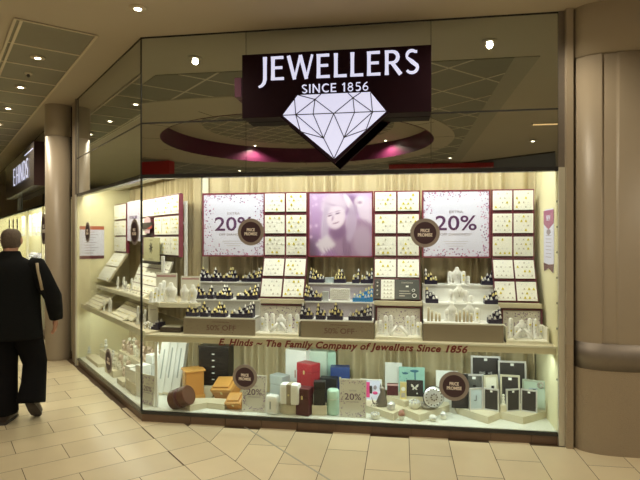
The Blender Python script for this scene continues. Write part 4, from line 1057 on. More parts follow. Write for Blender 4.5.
part('footer', MB().box(-nw/2, nw/2, -.006, -.004, 0, .04), M_mar, t)
m = MB()
for r in range(9): m.box(-nw*.3, nw*(.05+.25*((r*7) % 5)/5), -.0055, -.004, nh*(.17+.08*r), nh*(.17+.08*r)+.006)
part('print_line', m, M_txtg, t)
# leaflet on right wall
t = thing('wall_leaflet', 'narrow leaflet with a mauve NEW header on the right side wall', 'leaflet', (SX1-.002, .25, 1.34), -PI/2)
lh = .52; lw = .30
m = MB(); m.xz([(-lw/2, .07), (-lw/2+.02, .0), (0, .03), (lw/2-.02, 0), (lw/2, .07), (lw/2, lh-.1), (lw/2-.03, lh), (-lw/2+.03, lh), (-lw/2, lh-.1)], -.004, 0); part('sheet', m, M_card, t)
m = MB(); m.xz([(-lw/2, lh-.12), (0, lh-.17), (lw/2, lh-.12), (lw/2, lh-.01), (-lw/2, lh-.01)], -.006, -.004); part('header', m, mat('mauve_print', (.40, .14, .26), .5, noise=.04), t)
part('footer', MB().xz([(-lw/2, .07), (-lw/2+.02, 0), (0, .03), (lw/2-.02, 0), (lw/2, .07), (0, .06)], -.006, -.004), M_mar, t)
text('NEW', .045, M_card, t, (0, -.007, lh-.095), width=.12, bold=.001, depth=.001)
m = MB()
for r in range(7): m.box(-.08, .08, -.005, -.004, .12+.03*r, .124+.03*r)
m.xz([(-.06, lh-.2), (.0, lh-.22), (.07, lh-.19), (.05, lh-.17), (-.05, lh-.17)], -.006, -.004)
part('print_line', m, M_txtg, t)

# ================================================================= LOWER DISPLAY
ZF = .099
def fit(px0, px1, pyt, pyb, z0=ZF, y=None):
    c = (px0+px1)/2; d = ray(c, pyb)
    if y is None: t = (z0-CAM[2])/d[2]
    else: t = (y-CAM[1])/d[1]
    x = CAM[0]+d[0]*t; yy = CAM[1]+d[1]*t
    return x, yy, (px1-px0)*t/F_PX, ((pyb-pyt)*t/F_PX if y is None else CAM[2]+(238-pyt)/F_PX*t-z0)
def riser(poly, z0, z1, label):
    o = MB().prism(poly, z0, z1).build('display_riser', M_riser); tag(o, label, 'display riser'); return o
def pts(*pp, z=ZF): return [H(px, py, z)[:2] for px, py in pp]
ZR = ZF+.058
# right zig-zag riser
a = pts((457, 407), (488, 417), (500.3, 412), (523, 417.3), (551, 409.8), z=ZR)
riser(a+[(SX1-.03, .60), (a[0][0]-.02, .60)], ZF, ZR, 'zig-zag cream riser under the picture frames')
a = pts((352, 402), (380, 409.5), (393, 413.8), (403.4, 408.5), (419.4, 415), (449.4, 404.7), z=ZR)
riser(a+[(a[-1][0], .5), (a[0][0], .5)], ZF, ZR, 'zig-zag cream riser under the trinkets')
ZR2 = ZR+.05
a2 = pts((386.6, 395.5), (404.4, 401.5), (425, 394.5), z=ZR2)
riser([a2[0], a2[1], a2[2], (a2[2][0], .62), (a2[0][0], .62)], ZR, ZR2, 'upper cream riser under the butterfly card')
a = pts((186, 403.5), (190, 405.5), (206.7, 402.5), (224.5, 404.5), z=ZF+.05)
riser([a[0], a[1], a[2], a[3], (a[3][0], a[3][1]+.16), (a[2][0], a[2][1]+.14), (a[0][0], a[0][1]+.16)], ZF, ZF+.05, 'chevron cream riser beside the brown leather roll')
x, y, w, h = fit(201, 213, 385, 398, ZF, .5); o = MB().box(-w/2, w/2, -.06, .06, 0, h, b=.004).build('display_riser', M_riser, None, (x, y, ZF), .3); tag(o, 'tall small cream riser behind the chevron riser', 'display riser')

def jbox(name, label, px0, px1, pyt, pyb, m, rz=0, z0=ZF, y=None, dep=None, cat='jewellery box', seam=True, rim=None, clasp=True, rx=0, round_=.006, lean=0):
    x, yy, w, h = fit(px0, px1, pyt, pyb, z0, y); d = dep or w*.7; w = w/(abs(math.cos(rz+.15))+abs(math.sin(rz+.15))*d/w*.9)
    t = thing(name, label, cat, M=T(x, yy+d*.5, z0, rz, rx))
    part('body', MB().box(-w/2, w/2, -d/2, d/2, 0, h*(.68 if seam else 1), b=round_), m, t)
    if seam: part('lid', MB().box(-w/2-.001, w/2+.001, -d/2-.001, d/2+.001, h*.685, h, b=round_), m, t)
    if clasp: part('clasp', MB().box(-.008, .008, -d/2-.006, -d/2, h*.60, h*.74, b=.002), M_gold, t)
    return t, x, yy, w, h, d
# white leaning boxes near the corner
for i, (a, b, tp, lb) in enumerate(((155.5, 164, 345, 'leftmost'), (162, 171, 343, 'middle'), (170, 179, 344, 'rightmost'))):
    x, y, w, h = fit(a, b, tp, 380, ZF, .50); t = thing('white_jewellery_case', 'tall white case leaning behind the brown roll, %s of three' % lb, 'jewellery box', M=T(x, .50+.02*i, ZF, .1, -.1, .12))
    hh = (1.62-ZF)-(tp-238)*5.0/530+.0
    part('body', MB().box(-w/2, w/2, -.05, .05, 0, hh, b=.006), M_white, t); part('side_print', MB().box(-.006, .006, -.0515, -.05, hh*.3, hh*.85), M_grey, t); part('base_block', MB().box(-w/2-.005, w/2+.005, -.055, .055, 0, .02), M_riser, t)
for i, (a, b, tp, bt, lb) in enumerate(((157, 163.5, 366, 394, 'left'), (164, 171, 365, 393, 'right'))):
    x, y, w, h = fit(a, b, tp, bt); t = thing('white_jewellery_case', 'short white upright case behind the corner post, %s of two' % lb, 'jewellery box', (x, y+.04, ZF), .2)
    part('body', MB().box(-w/2, w/2, -.045, .045, 0, h, b=.005), M_white, t); part('side_print', MB().box(w/2-.003, w/2+.0012, -.006, .01, h*.2, h*.8), M_grey, t)
# brown leather roll
x, y, w, h = fit(166, 188, 387, 412); t = thing('leather_watch_roll', 'dark brown leather barrel box lying tilted beside the chevron riser', 'jewellery box', M=T(x, y+.09, ZF+.10, -.28, 0, -.38) @ Matrix.Diagonal((1.12, .95, 1, 1)))
part('barrel', MB().lathe([(.02, -.085), (.082, -.085), (.088, -.078), (.088, .078), (.082, .085), (.02, .085)], 24, 0, Matrix.Rotation(PI/2, 4, 'Y'), False), M_brown, t)
part('strap_band', MB().lathe([(.0895, -.018), (.0895, .018)], 24, 0, Matrix.Rotation(PI/2, 4, 'Y')), M_burg, t)
# oak drawer cabinet
x, y, w, h = fit(178.5, 203, 368, 399, ZF, .36); y = .42; t = thing('jewellery_cabinet', 'small orange oak jewellery cabinet with four drawers', 'jewellery cabinet', (x, y, ZF+.03), .62); w = .165; d = .15; h = .245
part('body', MB().box(-w/2, w/2, -d/2, d/2, .015, h-.012), M_wood, t); part('top', MB().box(-w/2-.014, w/2+.014, -d/2-.014, d/2+.014, h-.012, h+.006, b=.004), M_wood2, t); part('plinth_base', MB().box(-w/2-.012, w/2+.012, -d/2-.012, d/2+.012, -.03, .015, b=.004), M_wood2, t)
M_wd = mat('oak_drawer', (.55, .30, .10), .4, noise=.2, nscale=9)
for k in range(4):
    dz = .03+k*.05; dr = part('drawer', MB().box(-w/2-.006, -w/2+.002, -d/2+.012, d/2-.012, dz, dz+.044, b=.002), M_wd, t); part('knob', MB().ball((-w/2-.010, 0, dz+.022), .006, 0, 8), M_gold, dr)
# black tower cabinet
x, y, w, h = fit(198.5, 230, 346, 392, ZF, .50); t = thing('tower_cabinet', 'tall black lacquer tower cabinet with seven white knobs', 'jewellery cabinet', (x, .56, ZF), -.05); hh = h
part('body', MB().box(-w/2, w/2, -.07, .07, 0, hh-.015), M_blkw, t); part('top', MB().box(-w/2-.006, w/2+.006, -.076, .076, hh-.015, hh, b=.003), M_blkw, t)
for k in range(7):
    dz = .02+k*(hh-.06)/7; dr = part('drawer', MB().box(-w/2+.012, w/2-.012, -.0745, -.07, dz, dz+(hh-.06)/7-.006), M_blkw, t); part('knob', MB().box(-.013, .013, -.084, -.0745, dz+.022, dz+.030, b=.002), M_white, dr)
# honey wood boxes
def woodbox(x, y, z, w, d, h, rz, rx, ry, label):
    t = thing('wooden_jewellery_box', label, 'jewellery box', M=T(x, y, z, rz, rx, ry)); part('body', MB().box(-w/2, w/2, -d/2, d/2, 0, h*.62, b=.006), M_wood, t)
    part('lid', MB().box(-w/2-.004, w/2+.004, -d/2-.004, d/2+.004, h*.62, h*.88, b=.01).box(-w/2+.02, w/2-.02, -d/2+.02, d/2-.02, h*.88, h, b=.008), M_wood2, t); part('clasp', MB().box(-.008, .008, -d/2-.008, -d/2, h*.5, h*.7, b=.002), M_gold, t)
x, y, w, h = fit(213, 243, 373, 399, ZF, .40); woodbox(x, .44, ZF+.055, .22, .17, .15, -.3, .55, -.12, 'large honey wood box tilted towards the window behind its smaller twin')
x, y, w, h = fit(223, 243, 391, 412); woodbox(x+.01, y+.12, ZF+.03, .16, .12, .10, -.25, .6, -.12, 'small honey wood box tilted below the larger one')
x, y, w, h = fit(213, 243, 373, 399, ZF, .46); o = MB().box(-.1, .1, -.06, .06, 0, .05, b=.003).build('display_riser', M_riser, None, (x+.02, .52, ZF)); tag(o, 'cream riser hidden under the large honey wood box', 'display riser')
# 20% cards
def card20(px0, px1, pyt, pyb, label, y=None, rz=0, R=False, s=None, d=None, w=None, h=None):
    if R: M = RM(s, d, ZF, -.08, rz)
    else: x, yy, w, h = fit(px0, px1, pyt, pyb); M = T(x, yy+.01, ZF, rz, -.08)
    t = thing('discount_card', label, 'sign card', M=M, group='speckled 20 percent cards'); m = MB(); m.box(-w/2, w/2, 0, .006, 0, h, 0, b=.001); confetti(m, w, h, 120, (1, 2), .005); part('card', m, [M_cardb, M_conf2, M_txtg], t)
    part('strut', MB().box(-.01, .01, .006, .05, 0, .01), M_cardb, t)
    text('20%', h*.17, M_txtp, t, (0, -.0015, h*.46), width=w*.62, depth=.001); text('EXTRA', h*.04, M_txtg, t, (0, -.0015, h*.68), width=w*.25, depth=.001); text('OFF DIAMONDS', h*.035, M_txtg, t, (0, -.0015, h*.39), width=w*.5, depth=.001)
card20(241, 266, 376, 412.5, 'speckled 20% card standing behind the badge by the honey wood boxes')
card20(339, 366, 380, 418, 'speckled 20% card standing in the middle of the lower display')
sa, sb = Q(142, 400, .09)[0], Q(153, 400, .09)[0]
card20(0, 0, 0, 0, 'speckled 20% card at the window corner by the pale post', R=True, s=(sa+sb)/2-.02, d=.09, w=.18, h=.27, rz=.35)
# grey tall box
jbox('jewellery_box', 'tall blue-grey box behind the small white rounded box', 269, 288, 376, 404, M_grey, -.5, y=.34, clasp=False, dep=.11)
t, x, y, w, h, d = jbox('jewellery_box', 'small white rounded box beside the speckled card', 264.5, 278, 396, 415, M_white, -.2, seam=False, clasp=False, dep=.09, round_=.03)
part('clasp', MB().box(-.006, .006, -d/2-.003, -d/2+.002, h*.3, h*.7), M_grey, t)
x, y, w, h = fit(277, 300, 405, 415); o = MB().lathe([(.10, 0), (.10, h*.9), (.097, h)], 28, 0, None, False, 1, .8).build('display_riser', M_riser, None, (x, y+.09, ZF)); tag(o, 'round cream riser under the white travel case', 'display riser'); zt1 = ZF+h
x, y, w, h = fit(278, 298.5, 386, 407, zt1); t = thing('travel_case', 'white rounded travel case with a taupe strap on the round riser', 'jewellery box', (x, y+.09, zt1+.001), -.1)
part('body', MB().box(-w/2, w/2, -.055, .055, 0, h, b=.028), M_white, t); part('strap', MB().box(-.022, .022, -.0575, .0575, -.0005, h+.002, b=.01), mat('taupe_strap', (.35, .30, .22), .6, noise=.08), t); part('clasp', MB().ball((0, -.06, h*.5), .008, 0, 8), M_gold, t)
# white tall cabinet and mint boxes at the back
t, x, y, w, h, d = jbox('jewellery_cabinet', 'tall white cabinet at the back left of the mint boxes', 284.5, 310, 350, 386, M_white, -.35, y=.50, dep=.10, clasp=False, seam=False, cat='jewellery cabinet')
part('door', MB().box(-w/2+.01, w/2-.02, -d/2-.004, -d/2, .02, h-.02, b=.002), M_white, t); part('handle', MB().box(-.004, .004, -d/2-.010, -d/2-.004, h*.45, h*.6), mat('copper_handle', (.6, .3, .2), .4, metal=.6, noise=.05), t)
t, x, y, w, h, d = jbox('jewellery_cabinet', 'tall mint green cabinet at the back behind the red case', 308, 328, 351, 386, M_mintp, -.1, y=.52, dep=.10, clasp=False, seam=False, cat='jewellery cabinet', round_=.02)
part('door', MB().box(-w/2+.008, w/2-.008, -d/2-.004, -d/2, .02, h-.03, b=.002), M_mintp, t)
t, x, y, w, h, d = jbox('jewellery_cabinet', 'mint green cabinet leaning right above the navy box', 322, 336, 352, 386, M_mint, .3, y=.56, dep=.09, clasp=False, seam=False, cat='jewellery cabinet', round_=.02)
part('door', MB().box(-w/2+.006, w/2-.006, -d/2-.004, -d/2, .02, h-.03, b=.002), M_mint, t)
jbox('jewellery_box', 'large dark burgundy case on the display floor with a gold clasp', 296, 311, 389, 416, M_burg, -.25, dep=.11)
t, x, y, w, h, d = jbox('jewellery_box', 'bright red case standing above the burgundy case', 296, 318.5, 364, 390, M_red, -.55, y=.32, z0=P(307, 391, .32)[1], dep=.12)
o = MB().box(-.07, .07, -.05, .05, 0, P(307, 391, .32)[1]-ZF, b=.003).build('display_riser', M_riser, None, (x, .38, ZF)); tag(o, 'tall cream riser under the red case', 'display riser')
x, y, w, h = fit(311, 326, 406, 415.5); o = MB().box(-w/2, w/2, -.05, .05, 0, h, b=.003).build('display_riser', M_riser, None, (x, y+.05, ZF), .15); tag(o, 'cream block riser under the tall black case', 'display riser')
jbox('jewellery_box', 'tall black case on a cream block between burgundy case and green roll', 312.5, 325.5, 382, 407, M_blackb, .1, z0=ZF+h+.001, y=y+.01, dep=.08, clasp=False)
jbox('jewellery_box', 'wide black case behind the green roll', 319, 337, 378.5, 402, M_blackb, 0, y=.36, dep=.1, clasp=False)
t, x, y, w, h, d = jbox('jewellery_box', 'navy blue case behind the speckled middle card', 329, 350, 367.5, 398, M_navl, .1, y=.46, dep=.11)
x, y, w, h = fit(326, 338.5, 391, 416); t = thing('travel_case', 'mint green upright cylinder roll beside the speckled middle card', 'jewellery box', (x, y+.055, ZF)); part('body', MB().lathe([(w*.42, 0), (w/2, .01), (w/2, h*.62), (w/2, h-.012), (w*.42, h), (.01, h)], 24), M_mint, t); part('zip_band', MB().lathe([(w/2+.001, h*.62), (w/2+.001, h*.66)], 24), M_mintp, t)

M_champ = mat('champagne_metal', (.62, .58, .44), .35, metal=.3, noise=.08)
# ---- frames and cards on the right
def frame(name, label, px0, px1, pyt, pyb, z0, mf, mi_, y=None, b=.016, rz=0, tagcol=True, lean=-.12, cat='picture frame', extra=None, group=None):
    x, yy, w, h = fit(px0, px1, pyt, pyb, z0, y); t = thing(name, label, cat, M=T(x, yy+.01, z0, rz, lean), group=group)
    m = MB(); m.box(-w/2, w/2, .004, .014, 0, h); m.box(-w/2, -w/2+b, -.006, .006, 0, h, b=.002); m.box(w/2-b, w/2, -.006, .006, 0, h, b=.002); m.box(-w/2+b, w/2-b, -.006, .006, 0, b); m.box(-w/2+b, w/2-b, -.006, .006, h-b, h)
    part('frame', m, mf, t); part('insert', MB().box(-w/2+b, w/2-b, -.001, .004, b, h-b), mi_, t)
    if tagcol: part('paper_tag', MB().box(-.014, .014, -.003, -.001, h-b-.028, h-b-.006), M_white, t)
    part('easel_leg', MB().box(-.012, .012, .014, .018, 0, h*.7, 0, T(0, 0, 0, 0, .25)), M_dark, t)
    if extra: extra(t, w, h)
    return t
def eng(t, w, h): text('ENGRAVE', .022, M_white, t, (0, -.002, h*.60), width=w*.42, depth=.001); text('me', .016, M_white, t, (0, -.002, h*.50), depth=.001)
def clockx(t, w, h):
    part('clock_face', MB().xz([(.042*math.cos(i*PI/12), h*.5+.042*math.sin(i*PI/12)) for i in range(24)], -.002, 0), M_pic, t); part('hands', MB().box(-.0015, .0015, -.0035, -.002, h*.5, h*.5+.032).box(0, .02, -.0035, -.002, h*.5-.0015, h*.5+.0015), M_dark, t)
def silh(t, w, h):
    m = MB(); m.lathe([(.02, 0), (.02, .05), (.014, .055), (.016, .075), (.004, .09)], 10, 0, T(-w*.15, -.002, .02)@Matrix.Diagonal((1, .1, 1, 1))); part('silhouette', m, M_blkw, t)
frame('framed_photo', 'large pale silver frame at the back, left of two big frames', 472, 501, 357, 394, ZR, M_silv, M_dark, y=.52, extra=eng)
frame('framed_photo', 'large pale silver frame at the back, right of two big frames', 499.5, 527, 362, 398, ZR, M_silv, M_dark, y=.46, extra=eng)
frame('framed_photo', 'black picture frame with a pewter edge behind the right badge', 452, 468.5, 375, 404, ZR, M_blackb, M_dark, y=.30, extra=None)
frame('framed_photo', 'silver frame with dim photograph between badge and silhouette frame', 465, 484, 375, 401, ZR, M_silv, mat('grey_photo', (.12, .12, .11), .4, noise=.5, nscale=14), y=.36)
frame('framed_photo', 'champagne frame with a dark silhouette figure in the middle row', 485, 500, 376, 405, ZR, M_champ, M_offw, y=.34, extra=silh, tagcol=False, rz=.3)
frame('framed_photo', 'champagne frame with dark insert in the middle row by the floral frame', 501, 520, 376, 408, ZR, M_champ, M_dark, y=.33, rz=-.1)
def hinged(pxs, yt, yb, label, left_insert, lx, z):
    x, yy, w, h = fit(pxs[0], pxs[2], yt, yb, z); x0 = x-w/2; t = thing('folding_photo_stand', label, 'picture frame', (x0+(pxs[1]-pxs[0])/(pxs[2]-pxs[0])*w, yy+.045, z), 0)
    for i, (ins, ex) in enumerate(((left_insert, lx), (M_dark, None))):
        ww = abs(pxs[i+1]-pxs[i])/(pxs[2]-pxs[0])*w; sg = -1 if i == 0 else 1; R_ = T(0, 0, 0, sg*-.35*-1 if i == 0 else -.35*-1*-1)
        ang = .35 if i == 0 else -.35
        R_ = T(0, 0, 0, ang); xa = -ww-.004 if i == 0 else .004; xb = -.004 if i == 0 else ww+.004; b = .011
        m = MB(); m.box(xa, xb, .004, .012, 0, h); m.box(xa, xa+b, -.005, .005, 0, h); m.box(xb-b, xb, -.005, .005, 0, h); m.box(xa+b, xb-b, -.005, .005, 0, b); m.box(xa+b, xb-b, -.005, .005, h-b, h)
        f = part('frame', m, M_silv, t, M=R_); part('insert', MB().box(xa+b, xb-b, -.001, .004, b, h-b), ins, f)
        if ex: part('hands', MB().box((xa+xb)/2-.0015, (xa+xb)/2+.0015, -.004, -.002, h*.42, h*.66).box((xa+xb)/2-.02, (xa+xb)/2, -.004, -.002, h*.42, h*.44), M_dark, f)
        else: part('paper_tag', MB().box((xa+xb)/2-.01, (xa+xb)/2+.01, -.003, -.001, h-b-.02, h-b-.004), M_white, f)
hinged((469.5, 484, 499), 389, 411, 'folding silver frame with a pale blue clock on its left leaf', M_pic, True, ZR)
hinged((506.5, 521.5, 537), 390, 412.5, 'folding silver frame with two dark leaves at the right end', M_dark, None, ZR)
def flor(t, w, h):
    part('inner_mount', MB().box(-w*.22, w*.12, -.003, -.001, h*.2, h*.72), M_pic, t)
    m = MB()
    for k in range(9): a = k*.7; m.ball((w*.25+.02*math.cos(a), -.008, h*.85+.02*math.sin(a)), .009, 0, 6)
    part('flower_ornament', m, M_dim, t)
frame('framed_photo', 'pale green frame with a flower ornament near the right wall', 523, 546, 381, 411, ZR, mat('sage', (.5, .56, .45), .5, noise=.1), M_mintp, y=.38, tagcol=False, extra=flor, rz=-.25)
def figurine(px, pyt, pyb, z0, label, m=M_white, y=None, w=.03, name='figurine'):
    x, yy, ww, h = fit(px-3, px+3, pyt, pyb, z0, y); t = thing(name, label, 'figurine', (x, yy, z0))
    part('base', MB().lathe([(w, 0), (w, .006), (w*.7, .012)], 14), m, t)
    part('figure', MB().lathe([(w*.6, .010), (w*.8, h*.25), (w*.45, h*.5), (w*.65, h*.65), (w*.3, h*.78)], 12), m, t); part('head', MB().ball((0, 0, h*.88), h*.12, 0, 10), m, t); return t
x, yy, ww, hh = fit(500.5, 506.5, 403, 412, ZR); o = MB().box(-.024, .024, -.02, .02, 0, .055, b=.003).build('display_riser', M_riser, None, (x, yy+.02, ZR)); tag(o, 'little cream block between the two folding frames', 'display riser')
figurine(503.5, 394, 404, ZR+.056, 'small white figurine between the two folding frames', M_offw, y=yy+.02, w=.018)
# white backing card behind right badge
x, y, w, h = fit(436.5, 458, 373, 402, ZR, .46); o = thing('backing_card', 'tall white card behind the silver plate and the right badge', 'card', M=T(x, .47, ZF, 0, -.1)); part('card', MB().box(-w/2, w/2, 0, .008, 0, h+.07), M_white, o); part('print_line', MB().box(-w/4, w/4, -.001, 0, h*.6, h*.6+.004), M_txtg, o)
# cards on middle riser
def pcard(name, label, a, b, yt, yb, z0, m, y, cat='card', extra=None, rz=0):
    x, yy, w, h = fit(a, b, yt, yb, z0, y); t = thing(name, label, cat, M=T(x, y, z0, rz, -.08)); part('card', MB().box(-w/2, w/2, 0, .012, 0, h, b=.002), m, t)
    if extra: extra(t, w, h)
    return t
pcard('white_card', 'plain white card at the back left of the teal picture card', 385, 402, 363, 398, ZR2, M_white, .58, extra=lambda t, w, h: part('gold_line', MB().box(-w*.3, w*.3, -.001, 0, h*.25, h*.27), M_gold, t))
def teal(t, w, h):
    m = MB(); m.tube([(w*.1, -.002, h*.1), (w*.14, -.002, h*.4), (w*.12, -.002, h*.8)], .006, 6); m.ball((w*.1, -.002, h*.85), .02, 0, 8, 2, .15, .6); m.ball((-w*.25, -.002, h*.75), .018, 0, 8, 1.5, .15, .6)
    for k in range(8): m.ball((-w*.45+k*.02, -.001, h*(.6+.2*math.sin(k*2))), .004, 0, 6)
    part('figure_print', m, mat('teal_dark', (.06, .18, .26), .5, noise=.1), t)
t = pcard('picture_card', 'wide teal picture card with dark blue figures', 399, 424.5, 367.5, 395, ZR2, M_teal, .54, extra=teal)
def butter(t, w, h):
    m = MB(); c = (0, h*.55)
    for sg in (-1, 1): m.xz([(0, c[1]), (sg*.018, c[1]+.026), (sg*.034, c[1]+.03), (sg*.03, c[1]+.008), (sg*.012, c[1]-.002), (sg*.024, c[1]-.016), (sg*.012, c[1]-.022), (0, c[1]-.008)], -.002, 0)
    part('butterfly', m, M_cardb, t); part('earring', MB().ball((.02, -.006, h*.2), .007, 0, 8), M_silv, t)
pcard('picture_card', 'black card with a pale butterfly on the upper riser', 406.5, 423, 380.5, 395.5, ZR2, M_dark, .42, extra=butter)
pcard('picture_card', 'small dark plum picture box with pink top on the upper riser', 387, 398, 383.5, 397, ZR2, M_burg, .42, extra=lambda t, w, h: part('printed_band', MB().box(-w/2, w/2, -.001, 0, h*.8, h*.95), mat('pink_pale', (.6, .35, .35), .5, noise=.03), t))
x, y, w, h = fit(400, 406.5, 382, 398, ZR2, .34)
t = thing('mantel_clock', 'tiny gilt upright clock on the upper riser between two dark cards', 'clock', (x, .34, ZR2)); part('case', MB().box(-w/2, w/2, -.02, .02, 0, h, b=.004), M_gold, t); part('dial', MB().xz([(.018*math.cos(i*PI/8), h*.62+.018*math.sin(i*PI/8)) for i in range(16)], -.0225, -.02), M_white, t); part('window', MB().box(-w*.3, w*.3, -.0215, -.02, h*.12, h*.38), M_dim, t)
# pink frame
def pinkx(t, w, h):
    part('pink_panel', MB().box(-w*.42, -w*.05, -.003, -.001, h*.14, h*.86, b=.001), M_pink, t)
    m = MB(); m.ball((w*.2, -.002, h*.62), .016, 0, 10, 1, .15, 1.2); part('portrait', m, M_txtg, t); m = MB(); m.ball((w*.2, -.002, h*.36), .018, 0, 10, 1.3, .15, .8); part('portrait_dress', m, M_pink, t)
frame('framed_photo', 'white frame with a pink panel and a small figure, behind the speckled card', 360, 381.5, 380, 404, ZR, M_white, M_card, y=.40, extra=pinkx, tagcol=False, b=.008)
# dark animal figurine / vase
x, y, w, h = fit(376, 387, 379, 405, ZR, .26); t = thing('pewter_ornament', 'dark pewter animal ornament sitting beside the pink frame', 'ornament', (x, .26, ZR)); 
part('body', MB().loft([((0, 0, 0), .045, .035, (0, 0, 1)), ((0, 0, .03), .05, .04, (0, 0, 1)), ((.006, 0, .08), .036, .03, (0, 0, 1)), ((.012, 0, .12), .022, .02, (0, 0, 1)), ((.008, 0, .15), .026, .022, (.2, 0, 1)), ((.0, 0, .175), .014, .014, (-.3, 0, 1))], 14), M_steel, t)
m = MB(); m.lathe([(.008, 0), (.001, .03)], 8, 0, T(.012, 0, .17)); m.lathe([(.008, 0), (.001, .03)], 8, 0, T(-.008, 0, .17)); part('ears', m, M_steel, t); part('tail', MB().tube([(-.03, 0, .02), (-.07, -.02, .03), (-.085, -.02, .08)], [.008, .006, .003], 6), M_steel, t)
# silver plate clock
x, y, w, h = fit(425.5, 442, 384, 405, ZR, .20); r = h/2; t = thing('silver_plate', 'round patterned silver dish standing on its edge on the riser', 'dish', M=T(x, .22, ZR+r*.98, .25, PI/2-.15)); r = .087
part('dish', MB().lathe([(.002, .01), (r*.55, .008), (r*.62, 0), (r*.95, -.004), (r, -.002), (r, .004), (r*.6, .012), (.002, .016)], 32), M_silv, t)
m = MB()
for k in range(16): a = k*PI/8; m.ball((r*.78*math.cos(a), r*.78*math.sin(a), .010), .007, 0, 6)
for k in range(8): a = k*PI/4; m.ball((r*.3*math.cos(a), r*.3*math.sin(a), .016), .008, 0, 6)
part('engraving', m, M_steel, t)
part('rear_rim', MB().lathe([(r*1.02, -.012), (r*1.07, -.008), (r*1.02, -.004)], 32), M_blackb, t)
def trinket(px, pyt, pyb, z0, label, wpx, kind, y=None, m1=M_offw, m2=M_silv):
    x, yy, w, h = fit(px-wpx/2, px+wpx/2, pyt, pyb, z0, y); r = w/2; t = thing('trinket_box', label, 'trinket box', (x, yy+r, z0), 0)
    part('bowl', MB().lathe([(r*.6, 0), (r*.95, h*.2), (r, h*.5), (r*.96, h*.55)], 20), m1, t)
    if kind == 'lid': part('lid', MB().lathe([(r*1.02, h*.55), (r*.9, h*.75), (r*.4, h*.9), (.003, h*.92)], 20), m2, t); part('knob', MB().ball((0, 0, h*.95), h*.08, 0, 8), m2, t)
    if kind == 'ring':
        m = MB()
        for k in range(9): a = 2*PI*k/9; m.ball((r*.85*math.cos(a), r*.85*math.sin(a), h*.62), r*.22, 0, 8)
        part('beaded_rim', m, m2, t); part('lining', MB().lathe([(r*.7, h*.5), (.002, h*.52)], 14), M_dark, t)
    if kind == 'cap': part('lid', MB().lathe([(r*1.15, h*.5), (r*1.1, h*.7), (r*.7, h*.95), (.003, h)], 20), m2, t)
trinket(391, 402, 411, ZR, 'round silver trinket box with knob on the left of the zig-zag riser', 8.5, 'lid', m1=M_silv)
trinket(414.5, 399, 410, ZR, 'beaded cream trinket ring on the riser left of the low dish', 11, 'ring')
trinket(427, 402, 410, ZR, 'low silver trinket dish on the riser before the silver plate', 12, 'ring', m1=M_silv, m2=M_dim)
trinket(401.5, 411, 421, ZF, 'mushroom trinket with a rusty cap in the riser notch', 6, 'cap', m2=mat('rust_cap', (.4, .2, .15), .5, noise=.1))
trinket(375, 412, 420, ZF, 'cream flower-topped trinket at the window edge left of the riser', 9, 'ring')
trinket(433, 416, 422, ZF, 'tiny white trinket at the window edge below the silver plate', 7, 'cap', m2=M_white)
trinket(443.5, 412, 420, ZF, 'small cream tub between the two zig-zag risers', 6.5, 'lid')
# curved cream tray left of riser
x, y, w, h = fit(362, 384, 404, 417); t = thing('curved_stand', 'low curved cream stand with dark sprigs beside the speckled middle card', 'display riser', (x+.04, y+.16, ZF))
part('stand', MB().lathe([(.10, 0), (.10, .035), (.095, .04)], 28), M_riser, t)
m = MB()
for k in range(3): m.tube([(-.05, -.06, .04), (-.06+.02*k, -.07, .07), (-.04+.03*k, -.06, .10)], .003, 5)
part('sprig', m, M_dim, t)

# ================================================================= LOWER ANGLED DISPLAY
def rb_(s, d, w, dd, z0, z1, label):
    o = MB().box(-w/2, w/2, -dd/2, dd/2, 0, z1-z0, b=.003).build('display_riser', M_riser, None, RW(s, d, z0), RA); tag(o, label, 'display riser')
rb_(-2.15, .14, .6, .12, ZF, .14, 'low long cream riser at the far end of the angled window')
rb_(-2.20, .30, .46, .12, ZF, .20, 'taller cream riser behind the crystal figures')
rb_(-1.45, .16, .36, .12, ZF, .17, 'cream riser in the middle of the angled window floor')
rb_(-1.40, .42, 1.1, .16, ZF, .26, 'tall cream riser under the rose figurines')
rb_(-.62, .14, .30, .10, ZF, .20, 'cream riser nearest the corner in the angled window')
rb_(-.95, .12, .22, .08, ZF, .15, 'small cream riser at the glass in front of the middle riser')
def crystal(s, d, z, h, label):
    t = thing('crystal_figure', label, 'figurine', RW(s, d, z), RA+random.random(), 'crystal figures in the angled window')
    part('base', MB().lathe([(.03, 0), (.03, .012)], 8, 0, None, False), M_cryst, t)
    part('figure', MB().lathe([(.022, .012), (.012, h*.2), (.026, h*.45), (.010, h*.6), (.020, h*.78), (.004, h*.86)], 8, 0, None, False), M_cryst, t); part('head', MB().ball((0, 0, h*.93), .016, 0, 8), M_cryst, t)
for i, (px, top, z) in enumerate(((93.5, 364, .202), (97, 357, .202), (101, 350, .202), (106, 340, .202), (113, 350, .099), (89, 372, .142))):
    s, d = Q(px, 365, .29 if i < 4 else .22 if i == 4 else .14)[0], (.29 if i < 4 else .22 if i == 4 else .14)
    crystal(s, d, z, max(.08, Q(px, top, d)[1]-z), 'clear crystal figure, %s in the angled window' % ('shortest of the rising row', 'second of the rising row', 'third of the rising row', 'tallest of the rising row', 'standing in front of the rising row', 'small one at the far end')[i])
